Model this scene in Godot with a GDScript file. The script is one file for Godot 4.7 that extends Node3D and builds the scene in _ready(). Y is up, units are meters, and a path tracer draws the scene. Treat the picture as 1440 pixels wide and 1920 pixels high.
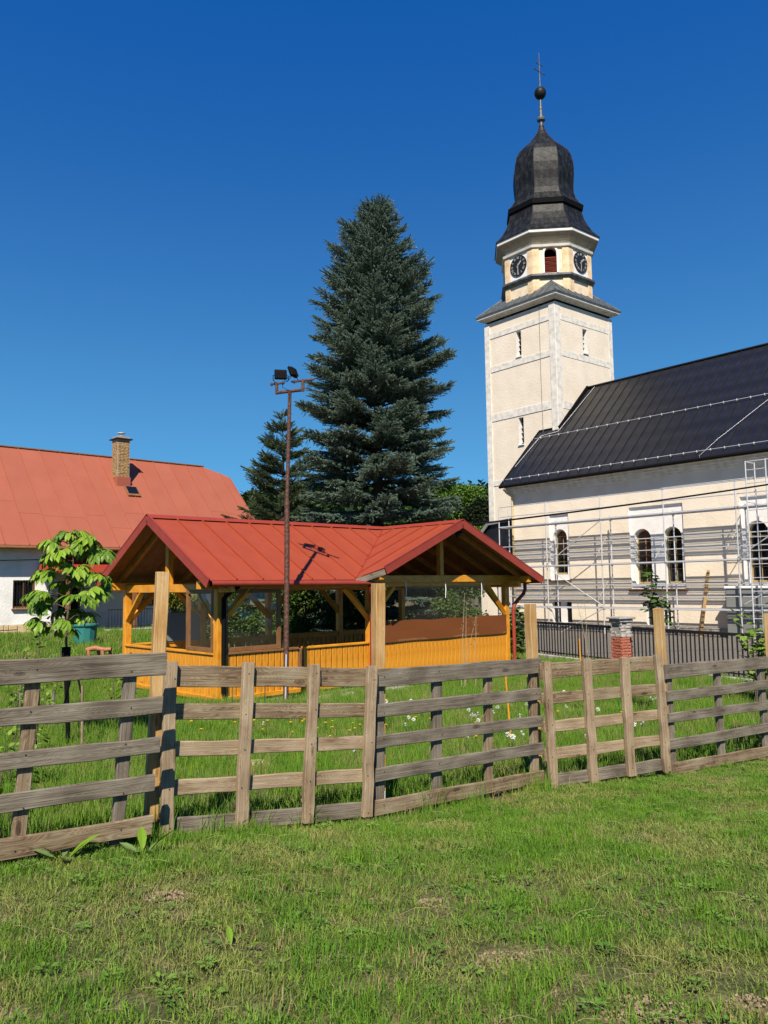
extends Node3D

var M = {}
var rng = RandomNumberGenerator.new()
var names = {}

# ---------------------------------------------------------------- mesh builder
class MB:
	var P = PackedVector3Array()
	var N = PackedVector3Array()
	var T = PackedVector2Array()
	var C = PackedColorArray()
	var I = PackedInt32Array()
	var col = Color(1, 1, 1)
	var o = Vector2.ZERO

	func vert(p: Vector3, n: Vector3, t: Vector2) -> int:
		P.append(p); N.append(n); T.append(t + o); C.append(col)
		return P.size() - 1

	func tri(a: Vector3, b: Vector3, c: Vector3) -> void:
		var n = (b - a).cross(c - a).normalized()
		var x = (b - a).normalized()
		var y = n.cross(x)
		var k = P.size()
		vert(a, n, Vector2.ZERO); vert(b, n, Vector2((b - a).dot(x), 0)); vert(c, n, Vector2((c - a).dot(x), (c - a).dot(y)))
		I.append_array([k, k + 2, k + 1])

	# corners run counter-clockwise seen from outside
	func quad(a: Vector3, b: Vector3, c: Vector3, d: Vector3, flip := false) -> void:
		var n = (c - a).cross(d - b).normalized()
		var x = (b - a).normalized()
		var y = n.cross(x)
		var k = P.size()
		for p: Vector3 in [a, b, c, d]:
			var t = Vector2((p - a).dot(x), (p - a).dot(y))
			vert(p, n, Vector2(t.y, t.x) if flip else t)
		I.append_array([k, k + 2, k + 1, k, k + 3, k + 2])

	func smooth_quad(p: Array, n: Array, t: Array) -> void:
		var k = P.size()
		for i in 4: vert(p[i], n[i], t[i])
		I.append_array([k, k + 2, k + 1, k, k + 3, k + 2])

	func poly(pts: Array) -> void:
		for i in range(1, pts.size() - 1): tri(pts[0], pts[i], pts[i + 1])

	# length runs along local x, which the wood grain follows
	func box(f: Transform3D, s: Vector3, bev := 0.0) -> void:
		var h = s * 0.5
		var b: float = minf(bev, minf(h.x, minf(h.y, h.z)) * 0.45)
		for ax in 3:
			var e1 = (ax + 1) % 3
			var e2 = (ax + 2) % 3
			for sg in [-1.0, 1.0]:
				var pts = []
				for w in ([[-1, -1], [1, -1], [1, 1], [-1, 1]] if sg > 0 else [[-1, -1], [-1, 1], [1, 1], [1, -1]]):
					var p = Vector3.ZERO
					p[ax] = sg * h[ax]; p[e1] = w[0] * (h[e1] - b); p[e2] = w[1] * (h[e2] - b)
					pts.append(p)
				var n = Vector3.ZERO
				n[ax] = sg
				var k = P.size()
				for p: Vector3 in pts:
					var t = Vector2(p.x, p.y + p.z + s.y * (0.7 if ax == 1 else 0.0)) if ax != 0 else Vector2(p.y * 0.3, p.z)
					vert(f * p, (f.basis * n).normalized(), t)
				I.append_array([k, k + 2, k + 1, k, k + 3, k + 2])
		if b <= 0.0: return
		for ax in 3:
			var e1 = (ax + 1) % 3
			var e2 = (ax + 2) % 3
			for s1 in [-1.0, 1.0]:
				for s2 in [-1.0, 1.0]:
					var q = []
					for w in [[-1, 0], [1, 0], [1, 1], [-1, 1]]:
						var p = Vector3.ZERO
						p[ax] = w[0] * (h[ax] - b)
						p[e1] = s1 * (h[e1] - (b if w[1] == 1 else 0.0))
						p[e2] = s2 * (h[e2] - (b if w[1] == 0 else 0.0))
						q.append(p)
					var n = Vector3.ZERO
					n[e1] = s1; n[e2] = s2
					n = n.normalized()
					if (q[1] - q[0]).cross(q[2] - q[0]).dot(n) < 0: q.reverse()
					var k = P.size()
					for p: Vector3 in q: vert(f * p, (f.basis * n).normalized(), Vector2(p.x, p.y + p.z) if ax == 0 else Vector2(p.x, p.z + p.y))
					I.append_array([k, k + 2, k + 1, k, k + 3, k + 2])

	# a bar of rectangular section from a to b; up gives the way its height points
	func bar(a: Vector3, b: Vector3, w: float, hh: float, up := Vector3.UP, bev := 0.0) -> void:
		var x = (b - a).normalized()
		var z = x.cross(up).normalized()
		if z.length() < 0.5: z = x.cross(Vector3.RIGHT).normalized()
		var y = z.cross(x)
		box(Transform3D(Basis(x, y, z), (a + b) * 0.5), Vector3((b - a).length(), hh, w), bev)

	func tube(pts: Array, rads: Array, sides := 8, caps := true) -> void:
		var rings = []
		var up = Vector3.UP if absf((pts[1] - pts[0]).normalized().y) < 0.9 else Vector3.RIGHT
		var along = 0.0
		for i in pts.size():
			var t: Vector3 = ((pts[mini(i + 1, pts.size() - 1)] as Vector3) - (pts[maxi(i - 1, 0)] as Vector3)).normalized()
			var x = t.cross(up).normalized()
			var y = x.cross(t)
			up = y
			if i > 0: along += ((pts[i] as Vector3) - (pts[i - 1] as Vector3)).length()
			var ring = []
			for s in sides + 1:
				var a = TAU * s / sides
				var d = x * cos(a) + y * sin(a)
				ring.append(vert(pts[i] + d * rads[i], d, Vector2(along, TAU * rads[i] * s / sides)))
			rings.append(ring)
		for i in pts.size() - 1:
			for s in sides:
				var a: int = rings[i][s]
				var b: int = rings[i][s + 1]
				var c: int = rings[i + 1][s + 1]
				var d: int = rings[i + 1][s]
				I.append_array([a, b, c, a, c, d])
		if caps:
			for e in [0, pts.size() - 1]:
				var t: Vector3 = (pts[1] - pts[0]).normalized() * -1.0 if e == 0 else (pts[e] - pts[e - 1]).normalized()
				var m = vert(pts[e], t, Vector2.ZERO)
				var r = []
				for s in sides + 1: r.append(vert(P[rings[e][s]], t, Vector2.ZERO))
				for s in sides: I.append_array([m, r[s], r[s + 1]] if e == 0 else [m, r[s + 1], r[s]])

	# profile of (radius, height) turned about y; flat facets, the middle of the first one at angle a0
	func lathe(prof: Array, sides: int, a0 := 0.0, at := Vector3.ZERO, flat := true) -> void:
		var st = TAU / sides
		for i in prof.size() - 1:
			var p0: Vector2 = prof[i]
			var p1: Vector2 = prof[i + 1]
			for s in sides:
				var a = a0 + (s - 0.5) * st
				var b = a + st
				var k = 1.0 / cos(st * 0.5) if flat else 1.0
				var da = Vector3(cos(a), 0, -sin(a)) * k
				var db = Vector3(cos(b), 0, -sin(b)) * k
				var q = [at + da * p0.x + Vector3(0, p0.y, 0), at + db * p0.x + Vector3(0, p0.y, 0), at + db * p1.x + Vector3(0, p1.y, 0), at + da * p1.x + Vector3(0, p1.y, 0)]
				if flat:
					var n = Vector3.ZERO
					var m = (da + db).normalized()
					var t = Vector2(p1.y - p0.y, p0.x - p1.x).normalized()
					n = (m * t.x + Vector3(0, t.y, 0)).normalized()
					var uu = [Vector2(-p0.x * 0.414, p0.y), Vector2(p0.x * 0.414, p0.y), Vector2(p1.x * 0.414, p1.y), Vector2(-p1.x * 0.414, p1.y)]
					for w in 4: uu[w] += Vector2(s * 1.37, 0)
					smooth_quad(q, [n, n, n, n], uu)
				else:
					var t = Vector2(p1.y - p0.y, p0.x - p1.x).normalized()
					var na = (da * t.x + Vector3(0, t.y, 0)).normalized()
					var nb = (db * t.x + Vector3(0, t.y, 0)).normalized()
					smooth_quad(q, [na, nb, nb, na], [Vector2(a, p0.y), Vector2(b, p0.y), Vector2(b, p1.y), Vector2(a, p1.y)])

	func mesh() -> ArrayMesh:
		var ar = []
		ar.resize(Mesh.ARRAY_MAX)
		ar[Mesh.ARRAY_VERTEX] = P; ar[Mesh.ARRAY_NORMAL] = N; ar[Mesh.ARRAY_TEX_UV] = T; ar[Mesh.ARRAY_COLOR] = C; ar[Mesh.ARRAY_INDEX] = I
		var m = ArrayMesh.new()
		m.add_surface_from_arrays(Mesh.PRIMITIVE_TRIANGLES, ar)
		return m

func v3(x: float, y: float, z: float) -> Vector3: return Vector3(x, y, z)
func T3(p: Vector3) -> Transform3D: return Transform3D(Basis.IDENTITY, p)

# ---------------------------------------------------------------- objects
func numbered(called: String) -> String:
	if not names.has(called):
		names[called] = 0
		return called
	names[called] += 1
	return "%s_%03d" % [called, names[called]]

func thing(called: String, label: String, category: String, at := Transform3D.IDENTITY, group := "") -> Node3D:
	var n = Node3D.new()
	n.name = numbered(called)
	n.transform = at
	add_child(n)
	tag(n, label, category, group)
	return n

func tag(n: Node, label: String, category: String, group := "") -> void:
	n.set_meta("label", label)
	n.set_meta("category", category)
	if group != "": n.set_meta("group", group)

func part(called: String, mesh: Mesh, mat: Material, parent: Node, at := Transform3D.IDENTITY) -> MeshInstance3D:
	var n = MeshInstance3D.new()
	n.mesh = mesh
	if mat: n.material_override = mat
	n.transform = at
	if parent == self:
		n.name = numbered(called)
		add_child(n)
	else:
		n.name = called
		parent.add_child(n, true)
	return n

func solo(called: String, mesh: Mesh, mat: Material, label: String, category: String, at := Transform3D.IDENTITY, group := "") -> MeshInstance3D:
	var n = part(called, mesh, mat, self, at)
	tag(n, label, category, group)
	return n

func setting(called: String, mesh: Mesh, mat: Material) -> MeshInstance3D:
	var n = part(called, mesh, mat, self)
	n.set_meta("kind", "structure")
	return n

func copies(called: String, mesh: Mesh, mat: Material, parent: Node, xf: Array, colors: Array = []) -> MultiMeshInstance3D:
	var mm = MultiMesh.new()
	mm.transform_format = MultiMesh.TRANSFORM_3D
	mm.use_colors = colors.size() > 0
	mm.mesh = mesh
	mm.instance_count = xf.size()
	for i in xf.size():
		mm.set_instance_transform(i, xf[i])
		if colors.size() > 0: mm.set_instance_color(i, colors[i])
	var n = MultiMeshInstance3D.new()
	n.multimesh = mm
	n.material_override = mat
	if parent == self:
		n.name = numbered(called)
		add_child(n)
	else:
		n.name = called
		parent.add_child(n, true)
	return n

# a board with slightly wavy edges, length along x
func plank(l: float, hh: float, w: float, seed_: int, wave := 0.006, segs := 8) -> ArrayMesh:
	var m = MB.new()
	var r = RandomNumberGenerator.new()
	r.seed = seed_
	m.o = Vector2(r.randf() * 3.0, r.randf() * 3.0)
	var b = minf(0.005, w * 0.2)
	var rings = []
	for i in segs + 1:
		var x = -l * 0.5 + l * i / segs
		var top = hh * 0.5 + r.randf_range(-1, 1) * wave
		var bot = -hh * 0.5 + r.randf_range(-1, 1) * wave
		var zz = r.randf_range(-1, 1) * wave * 0.5
		rings.append([v3(x, bot + b, w * 0.5 + zz), v3(x, top - b, w * 0.5 + zz), v3(x, top, w * 0.5 - b + zz), v3(x, top, -w * 0.5 + b + zz), v3(x, top - b, -w * 0.5 + zz), v3(x, bot + b, -w * 0.5 + zz), v3(x, bot, -w * 0.5 + b + zz), v3(x, bot, w * 0.5 - b + zz)])
	for i in segs:
		for k in 8:
			var j = (k + 1) % 8
			var q = [rings[i][k], rings[i + 1][k], rings[i + 1][j], rings[i][j]]
			var n: Vector3 = ((q[2] - q[0]) as Vector3).cross(q[3] - q[1]).normalized()
			var ts = []
			for p: Vector3 in q: ts.append(Vector2(p.x, p.y + (p.z if k > 0 and k < 4 else 0.0) + (0.9 if k >= 4 else 0.0)))
			m.smooth_quad(q, [n, n, n, n], ts)
	m.poly(rings[0].duplicate().map(func(p): return p))
	var e: Array = rings[segs].duplicate()
	e.reverse()
	m.poly(e)
	return m.mesh()

# ---------------------------------------------------------------- textures
func noise(seed_: int, freq: float, w: int, h: int, oct := 4, type := FastNoiseLite.TYPE_SIMPLEX_SMOOTH) -> PackedByteArray:
	var n = FastNoiseLite.new()
	n.seed = seed_
	n.noise_type = type
	n.frequency = freq
	n.fractal_octaves = oct
	var im = n.get_seamless_image(w, h)
	im.convert(Image.FORMAT_L8)
	return im.get_data()

func stretched(seed_: int, freq: float, w: int, h: int, k: int, oct := 4) -> PackedByteArray:
	var n = FastNoiseLite.new()
	n.seed = seed_
	n.noise_type = FastNoiseLite.TYPE_SIMPLEX_SMOOTH
	n.frequency = freq
	n.fractal_octaves = oct
	var im = n.get_seamless_image(w / k, h)
	im.convert(Image.FORMAT_L8)
	im.resize(w, h, Image.INTERPOLATE_CUBIC)
	return im.get_data()

func tex(w: int, h: int, rgb: PackedByteArray) -> ImageTexture:
	var im = Image.create_from_data(w, h, false, Image.FORMAT_RGB8, rgb)
	return ImageTexture.create_from_image(im)

func grey(w: int, h: int, d: PackedByteArray) -> ImageTexture:
	return ImageTexture.create_from_image(Image.create_from_data(w, h, false, Image.FORMAT_L8, d))

# blends through a list of linear colours by a 0..1 field; returns an sRGB texture
func ramp_tex(w: int, h: int, field: PackedFloat32Array, cols: Array) -> ImageTexture:
	var lut = PackedByteArray()
	for i in 256:
		var f: float = i / 255.0 * (cols.size() - 1)
		var k = mini(int(f), cols.size() - 2)
		var c: Color = (cols[k] as Color).lerp(cols[k + 1], f - k).linear_to_srgb()
		lut.append_array([int(c.r * 255), int(c.g * 255), int(c.b * 255)])
	var out = PackedByteArray()
	out.resize(w * h * 3)
	for i in w * h:
		var k = clampi(int(field[i] * 255.0), 0, 255) * 3
		out[i * 3] = lut[k]; out[i * 3 + 1] = lut[k + 1]; out[i * 3 + 2] = lut[k + 2]
	return tex(w, h, out)

func L(r: float, g: float, b: float) -> Color: return Color(r, g, b)

func mat(c: Color, rough := 0.8, metal := 0.0, spec := 0.5) -> StandardMaterial3D:
	var m = StandardMaterial3D.new()
	m.albedo_color = c.linear_to_srgb()
	m.roughness = rough
	m.metallic = metal
	m.metallic_specular = spec
	return m

func tmat(t: Texture2D, rough := 0.8, scale := Vector3.ONE, tri := false, world := false, bump: Texture2D = null, depth := 1.0) -> StandardMaterial3D:
	var m = StandardMaterial3D.new()
	m.albedo_texture = t
	m.roughness = rough
	m.uv1_scale = scale
	m.uv1_triplanar = tri
	m.uv1_world_triplanar = world
	if bump:
		m.heightmap_enabled = true
		m.heightmap_texture = bump
		m.heightmap_scale = depth
	return m

# weathered or fresh timber: long grain, growth rings bent round a few knots
func wood_tex(seed_: int, cols: Array, knots: int, contrast := 1.0) -> Array:
	var w = 512
	var h = 256
	var warp = stretched(seed_, 0.012, w, h, 4, 3)
	var fine = stretched(seed_ + 1, 0.09, w, h, 16, 4)
	var grain = stretched(seed_ + 2, 0.35, w, h, 32, 2)
	var blot = noise(seed_ + 3, 0.008, w, h, 4)
	var r = RandomNumberGenerator.new()
	r.seed = seed_
	var kn = []
	for i in knots: kn.append([r.randf() * w, r.randf() * h, r.randf_range(5, 10)])
	var f = PackedFloat32Array()
	f.resize(w * h)
	var hgt = PackedByteArray()
	hgt.resize(w * h)
	for y in h:
		for x in w:
			var i = y * w + x
			var v = y * 0.11 + warp[i] / 255.0 * 16.0
			var knot = 0.0
			for k in kn:
				var dx = fposmod(x - k[0] + w * 0.5, w) - w * 0.5
				var dy = fposmod(y - k[1] + h * 0.5, h) - h * 0.5
				var d = sqrt(dx * dx * 0.3 + dy * dy) / k[2]
				if d < 3.0:
					v += exp(-d * d * 0.6) * 5.0
					if d < 0.8: knot = 1.0 - d * 0.6
			var ring = absf(fposmod(v, 1.0) - 0.5) * 2.0
			var t = 0.55 + (ring - 0.5) * 0.22 * contrast + (fine[i] / 255.0 - 0.5) * 0.55 + (grain[i] / 255.0 - 0.5) * 0.35 + (blot[i] / 255.0 - 0.5) * 0.6
			f[i] = t - knot * 0.55
			hgt[i] = clampi(int((0.5 + (grain[i] / 255.0 - 0.5) * 0.8 + (ring - 0.5) * 0.3) * 255.0), 0, 255)
	return [ramp_tex(w, h, f, cols), grey(w, h, hgt)]

func mottle(seed_: int, freq: float, cols: Array, size := 256, fine := 0.35, contrast := 1.3) -> ImageTexture:
	var a = noise(seed_, freq, size, size, 5)
	var b = noise(seed_ + 9, 0.2, size, size, 2)
	var f = PackedFloat32Array()
	f.resize(size * size)
	for i in size * size: f[i] = 0.5 + (a[i] / 255.0 - 0.5) * contrast + (b[i] / 255.0 - 0.5) * fine
	return ramp_tex(size, size, f, cols)

func make_materials() -> void:
	var gw = wood_tex(11, [L(0.0361, 0.0269, 0.0192), L(0.1042, 0.0832, 0.0592), L(0.1772, 0.1509, 0.1120), L(0.2444, 0.2202, 0.1736)], 3)
	M.grey_wood = tmat(gw[0], 0.85, v3(0.5, 1.6, 1), false, false, gw[1], 0.25)
	var bw = wood_tex(23, [L(0.0556, 0.0298, 0.0140), L(0.1450, 0.0959, 0.0516), L(0.2335, 0.1791, 0.1081), L(0.3059, 0.2624, 0.1785)], 4, 1.6)
	M.brown_wood = tmat(bw[0], 0.82, v3(0.5, 1.6, 1), false, false, bw[1], 0.25)
	var tw = wood_tex(29, [L(0.1006, 0.0619, 0.0310), L(0.2245, 0.1587, 0.0929), L(0.3173, 0.2399, 0.1514), L(0.3870, 0.3173, 0.2133)], 4, 1.1)
	M.tan_wood = tmat(tw[0], 0.82, v3(0.5, 1.6, 1), false, false, tw[1], 0.25)
	var nw = wood_tex(37, [L(0.2033, 0.0918, 0.0215), L(0.3524, 0.1989, 0.0619), L(0.4379, 0.2754, 0.1101), L(0.5005, 0.3591, 0.1823)], 2, 1.2)
	M.new_wood = tmat(nw[0], 0.75, v3(0.5, 2.0, 1), false, false, nw[1], 0.12)
	var ow = wood_tex(51, [L(0.3493, 0.1038, 0.0042), L(0.5481, 0.2157, 0.0104), L(0.6481, 0.2763, 0.0157), L(0.6987, 0.3451, 0.0387)], 2, 0.7)
	M.orange_wood = tmat(ow[0], 0.5, v3(0.6, 1.6, 1), false, false, ow[1], 0.06)
	var dw = wood_tex(67, [L(.12, .05, .016), L(.2, .09, .03), L(.27, .13, .05)], 2)
	M.brown_stain = tmat(dw[0], 0.6, v3(0.6, 1.6, 1))
	var hw = wood_tex(71, [L(.2, .07, .012), L(.36, .15, .025), L(.45, .2, .04)], 2)
	M.honey_wood = tmat(hw[0], 0.6, v3(0.6, 1.6, 1))
	var pb = grey(256, 256, noise(5, 0.12, 256, 256, 3))
	M.plaster = tmat(mottle(3, 0.012, [L(.65, .57, .455), L(.715, .635, .515), L(.755, .685, .565)], 256, 0.25, 0.8), 0.92, v3(.23, .23, .23), true, false, pb, 3.0)
	M.plaster.heightmap_scale = 0.7
	M.cornice_tan = tmat(mottle(30, 0.02, [L(.27, .235, .18), L(.36, .32, .25)]), 0.9, v3(.5, .5, .5), true)
	M.ochre = tmat(mottle(4, 0.014, [L(.52, .38, .22), L(.67, .51, .32), L(.73, .58, .39)]), 0.92, v3(.5, .5, .5), true, false, pb, 0.8)
	M.ochre_pale = tmat(mottle(31, 0.014, [L(.6, .49, .34), L(.72, .6, .43), L(.76, .66, .5)]), 0.92, v3(.5, .5, .5), true, false, pb, 0.8)
	M.whitewash = tmat(mottle(6, 0.02, [L(.66, .65, .63), L(.73, .72, .7), L(.78, .78, .77)], 256, 0.2, 0.8), 0.9, v3(.5, .5, .5), true, false, pb, 0.8)
	M.pale_trim = tmat(mottle(7, 0.02, [L(0.5060, 0.4840, 0.4290), L(0.6380, 0.6105, 0.5500), L(0.7260, 0.7040, 0.6490)], 256, 0.4, 1.3), 0.9, v3(.4, .4, .4), true)
	M.house_white = tmat(mottle(8, 0.01, [L(.7, .7, .66), L(.79, .79, .76), L(.83, .83, .8)]), 0.9, v3(.3, .3, .3), true, false, pb, 0.6)
	M.red_roof = tmat(mottle(12, 0.02, [L(0.2600, 0.0420, 0.0140), L(0.2940, 0.0500, 0.0172), L(0.3280, 0.0590, 0.0211)], 256, 0.1, 0.7), 0.55, v3(.4, .4, .4), true)
	M.red_fascia = tmat(mottle(13, 0.02, [L(0.2500, 0.0336, 0.0170), L(0.3000, 0.0420, 0.0213)], 256, 0.1), 0.5, v3(.5, .5, .5), true)
	M.house_roof = tmat(mottle(14, 0.012, [L(0.2713, 0.0730, 0.0374), L(0.3091, 0.0859, 0.0459), L(0.3397, 0.0987, 0.0545)], 256, 0.25, 0.6), 0.7, v3(.3, .3, .3), true)
	M.black_roof = tmat(mottle(15, 0.015, [L(.007, .007, .008), L(.011, .011, .012), L(.016, .016, .019)], 256, 0.3), 0.42, v3(.4, .4, .4), true)
	var cop = stretched(19, 0.03, 256, 256, 1, 4)
	var drip = stretched(20, 0.12, 256, 256, 1, 3)
	M.copper = tmat(mottle(16, 0.02, [L(0.0072, 0.0078, 0.0078), L(0.0126, 0.0132, 0.0138), L(0.0180, 0.0192, 0.0198), L(0.0306, 0.0342, 0.0360)], 256, 0.4, 1.5), 0.5, v3(.6, .25, 1), false)
	M.copper.metallic = 0.1
	M.copper.metallic_specular = 0.3
	M.zinc = tmat(mottle(17, 0.02, [L(0.0600, 0.0693, 0.0756), L(0.1020, 0.1166, 0.1197), L(0.1620, 0.1827, 0.1890)], 256, 0.4), 0.5, v3(.5, .5, .5), true)
	M.zinc.metallic = 0.3
	M.galv = mat(L(.62, .63, .64), 0.45, 0.4)
	M.galv_deck = mat(L(.5, .51, .52), 0.5, 0.4)
	M.iron = mat(L(.012, .012, .013), 0.45)
	M.black = mat(L(.006, .006, .007), 0.7, 0.0, 0.2)
	M.dark_glass = mat(L(.007, .008, .011), 0.06)
	M.rust = tmat(mottle(18, 0.03, [L(.04, .018, .012), L(.085, .032, .02), L(.14, .07, .045)], 256, 0.5, 1.8), 0.7, v3(1.5, 1.5, 1.5), true)
	M.brick = tmat(mottle(21, 0.03, [L(.2, .05, .03), L(.38, .11, .06), L(.5, .2, .12)]), 0.9, v3(2, 2, 2), true, true)
	M.clinker = tmat(mottle(22, 0.03, [L(.14, .08, .03), L(.33, .2, .08), L(.5, .36, .17)], 256, 0.4, 2.0), 0.85, v3(1.1, 1.1, 1.1), true, true)
	M.mortar = tmat(mottle(24, 0.05, [L(.24, .22, .19), L(.38, .35, .31)]), 0.95, v3(1, 1, 1), true)
	M.concrete = tmat(mottle(25, 0.02, [L(.2, .19, .17), L(.33, .31, .28), L(.45, .43, .39)], 256, 0.4, 1.6), 0.95, v3(.6, .6, .6), true)
	M.sandstone = tmat(mottle(26, 0.03, [L(.42, .3, .15), L(.56, .43, .24), L(.66, .54, .34)]), 0.9, v3(1, 1, 1), true, true)
	M.gold_trim = mat(L(.34, .25, .1), 0.7)
	M.cream_pipe = mat(L(.5, .4, .2), 0.6)
	M.louver = mat(L(.3, .06, .035), 0.7)
	M.tarp = mat(L(.17, .055, .018), 0.75, 0.0, 0.25)
	M.film = mat(L(.3, .31, .28), 0.05)
	M.film.transparency = BaseMaterial3D.TRANSPARENCY_ALPHA
	M.film.albedo_color.a = 0.035
	M.white_paint = mat(L(.78, .78, .76), 0.6)
	M.dial_white = mat(L(.38, .36, .31), 0.7)
	M.teal = mat(L(.03, .19, .17), 0.5)
	M.bark = tmat(mottle(27, 0.05, [L(.04, .028, .018), L(.09, .065, .045), L(.16, .12, .09)]), 0.95, v3(2, 2, 2), true)
	M.gravel = tmat(mottle(29, 0.06, [L(0.0720, 0.0638, 0.0495), L(0.1320, 0.1160, 0.0935), L(0.1920, 0.1740, 0.1430)], 256, 0.6, 1.6), 0.95, v3(.8, .8, .8), true, true)
	M.house_roof_b = M.house_roof.duplicate()
	M.house_roof_b.albedo_color = Color(.985, .985, .99)
	M.house_roof_c = M.house_roof.duplicate()
	M.house_roof_c.albedo_color = Color(.99, .975, .97)
	M.grey_metal = mat(L(.19, .2, .19), 0.5)
	M.twig_green = mat(L(.1, .15, .04), .7)
	M.twig_pale = mat(L(.3, .25, .16), .8)
	M.red_log = tmat(mottle(28, 0.04, [L(.16, .05, .02), L(.36, .14, .06), L(.48, .24, .12)]), 0.7, v3(2, 2, 2), true)
	M.dock = mat(L(.12, .2, .06), .5)
	M.dock.backlight_enabled = true
	M.dock.backlight = Color(.4, .45, .2)

# ---------------------------------------------------------------- ground
const GT := [[-40.0, 1.0], [0.0, .98], [3.0, .84], [4.8, .70], [5.5, .61], [6.5, .455], [7.7, .385], [8.5, .31], [9.6, .23], [12.0, .18], [14.6, .145], [16.0, .06], [20.0, .0], [60.0, -.1], [2000.0, -.1]]

func gh(x: float, z: float) -> float:
	var d = -z
	var y = 0.0
	for i in GT.size() - 1:
		if d >= GT[i][0] and d <= GT[i + 1][0]:
			y = lerpf(GT[i][1], GT[i + 1][1], (d - GT[i][0]) / (GT[i + 1][0] - GT[i][0]))
			break
	y += 0.58 * smoothstep(-4.0, -11.0, x) * smoothstep(17.0, 31.0, d) * (1.0 - smoothstep(90.0, 140.0, d))
	return y + 0.02 * sin(x * 1.3 + z * 0.7) * sin(z * 1.1 - x * 0.4)

func make_ground() -> void:
	var xs = []
	var zs = []
	for i in 61: xs.append(-30.0 + i)
	for e in [40, 60, 100, 200, 500, 1200]:
		xs.append(float(e)); xs.push_front(-float(e))
	for i in 101: zs.append(8.0 - i * 0.5)
	for e in [50, 60, 80, 120, 200, 500, 1200]: zs.append(-float(e))
	for e in [15, 40, 120, 400, 1200]: zs.push_front(float(e))
	var m = MB.new()
	for z in zs:
		for x in xs: m.vert(v3(x, gh(x, z), z), Vector3.UP, Vector2(x, z))
	var w = xs.size()
	for j in zs.size() - 1:
		for i in w - 1:
			var k = j * w + i
			m.I.append_array([k, k + w + 1, k + 1, k, k + w, k + w + 1])
	var a = noise(71, 0.02, 512, 512, 5)
	var b = noise(72, 0.16, 512, 512, 3)
	var f = PackedFloat32Array()
	f.resize(512 * 512)
	for i in 512 * 512: f[i] = 0.5 + (a[i] / 255.0 - 0.5) * 1.1 + (b[i] / 255.0 - 0.5) * 0.9
	var t = ramp_tex(512, 512, f, [L(.04, .045, .012), L(.065, .068, .018), L(.1, .09, .032), L(.18, .14, .07)])
	M.ground = tmat(t, 0.95, v3(.4, .4, .4), true, true, grey(512, 512, b), 1.0)
	setting("ground", m.mesh(), M.ground)

# ---------------------------------------------------------------- walls with openings
func cells(m: MB, u0: float, u1: float, h0: float, h1: float, holes: Array, f := Transform3D.IDENTITY) -> void:
	var us = [u0, u1]
	var hs = [h0, h1]
	for r in holes:
		us.append_array([r[0], r[1]]); hs.append_array([r[2], r[3]])
	us.sort(); hs.sort()
	for i in us.size() - 1:
		for j in hs.size() - 1:
			if us[i + 1] - us[i] < 1e-4 or hs[j + 1] - hs[j] < 1e-4: continue
			var cu: float = (us[i] + us[i + 1]) * 0.5
			var ch: float = (hs[j] + hs[j + 1]) * 0.5
			var open = false
			for r in holes: open = open or (cu > r[0] and cu < r[1] and ch > r[2] and ch < r[3])
			if not open: m.quad(f * v3(us[i], hs[j], 0), f * v3(us[i + 1], hs[j], 0), f * v3(us[i + 1], hs[j + 1], 0), f * v3(us[i], hs[j + 1], 0))

func reveal(m: MB, r: Array, z0: float, z1: float, f := Transform3D.IDENTITY) -> void:
	var a = [v3(r[0], r[2], z0), v3(r[1], r[2], z0), v3(r[1], r[3], z0), v3(r[0], r[3], z0)]
	var b = [v3(r[0], r[2], z1), v3(r[1], r[2], z1), v3(r[1], r[3], z1), v3(r[0], r[3], z1)]
	for i in 4:
		var j = (i + 1) % 4
		m.quad(f * a[i], f * a[j], f * b[j], f * b[i])

const AN := 14
func arch_pts(a: Array) -> Array:
	var p = []
	for i in AN + 1:
		var t = PI - PI * i / AN
		p.append(Vector2(a[0] + cos(t) * a[1], a[3] + sin(t) * a[1]))
	return p

# panel in z = zz with round-headed openings [centre, half width, bottom, springing]
func arch_panel(m: MB, u0: float, u1: float, h0: float, h1: float, arches: Array, zz := 0.0, f := Transform3D.IDENTITY) -> void:
	var u = u0
	for a in arches:
		m.quad(f * v3(u, h0, zz), f * v3(a[0] - a[1], h0, zz), f * v3(a[0] - a[1], h1, zz), f * v3(u, h1, zz))
		if a[2] > h0: m.quad(f * v3(a[0] - a[1], h0, zz), f * v3(a[0] + a[1], h0, zz), f * v3(a[0] + a[1], a[2], zz), f * v3(a[0] - a[1], a[2], zz))
		var p = arch_pts(a)
		for i in AN: m.quad(f * v3(p[i].x, p[i].y, zz), f * v3(p[i + 1].x, p[i + 1].y, zz), f * v3(p[i + 1].x, h1, zz), f * v3(p[i].x, h1, zz))
		u = a[0] + a[1]
	m.quad(f * v3(u, h0, zz), f * v3(u1, h0, zz), f * v3(u1, h1, zz), f * v3(u, h1, zz))

func arch_reveal(m: MB, a: Array, z0: float, z1: float, f := Transform3D.IDENTITY, grow := 0.0) -> void:
	var p = arch_pts(a)
	p.push_front(Vector2(a[0] - a[1], a[2]))
	p.append(Vector2(a[0] + a[1], a[2]))
	var q = arch_pts([a[0], a[1] - grow, a[2], a[3]])
	q.push_front(Vector2(a[0] - a[1] + grow, a[2]))
	q.append(Vector2(a[0] + a[1] - grow, a[2]))
	for i in p.size():
		var j = (i + 1) % p.size()
		m.quad(f * v3(p[j].x, p[j].y, z0), f * v3(p[i].x, p[i].y, z0), f * v3(q[i].x, q[i].y, z1), f * v3(q[j].x, q[j].y, z1))

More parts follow.
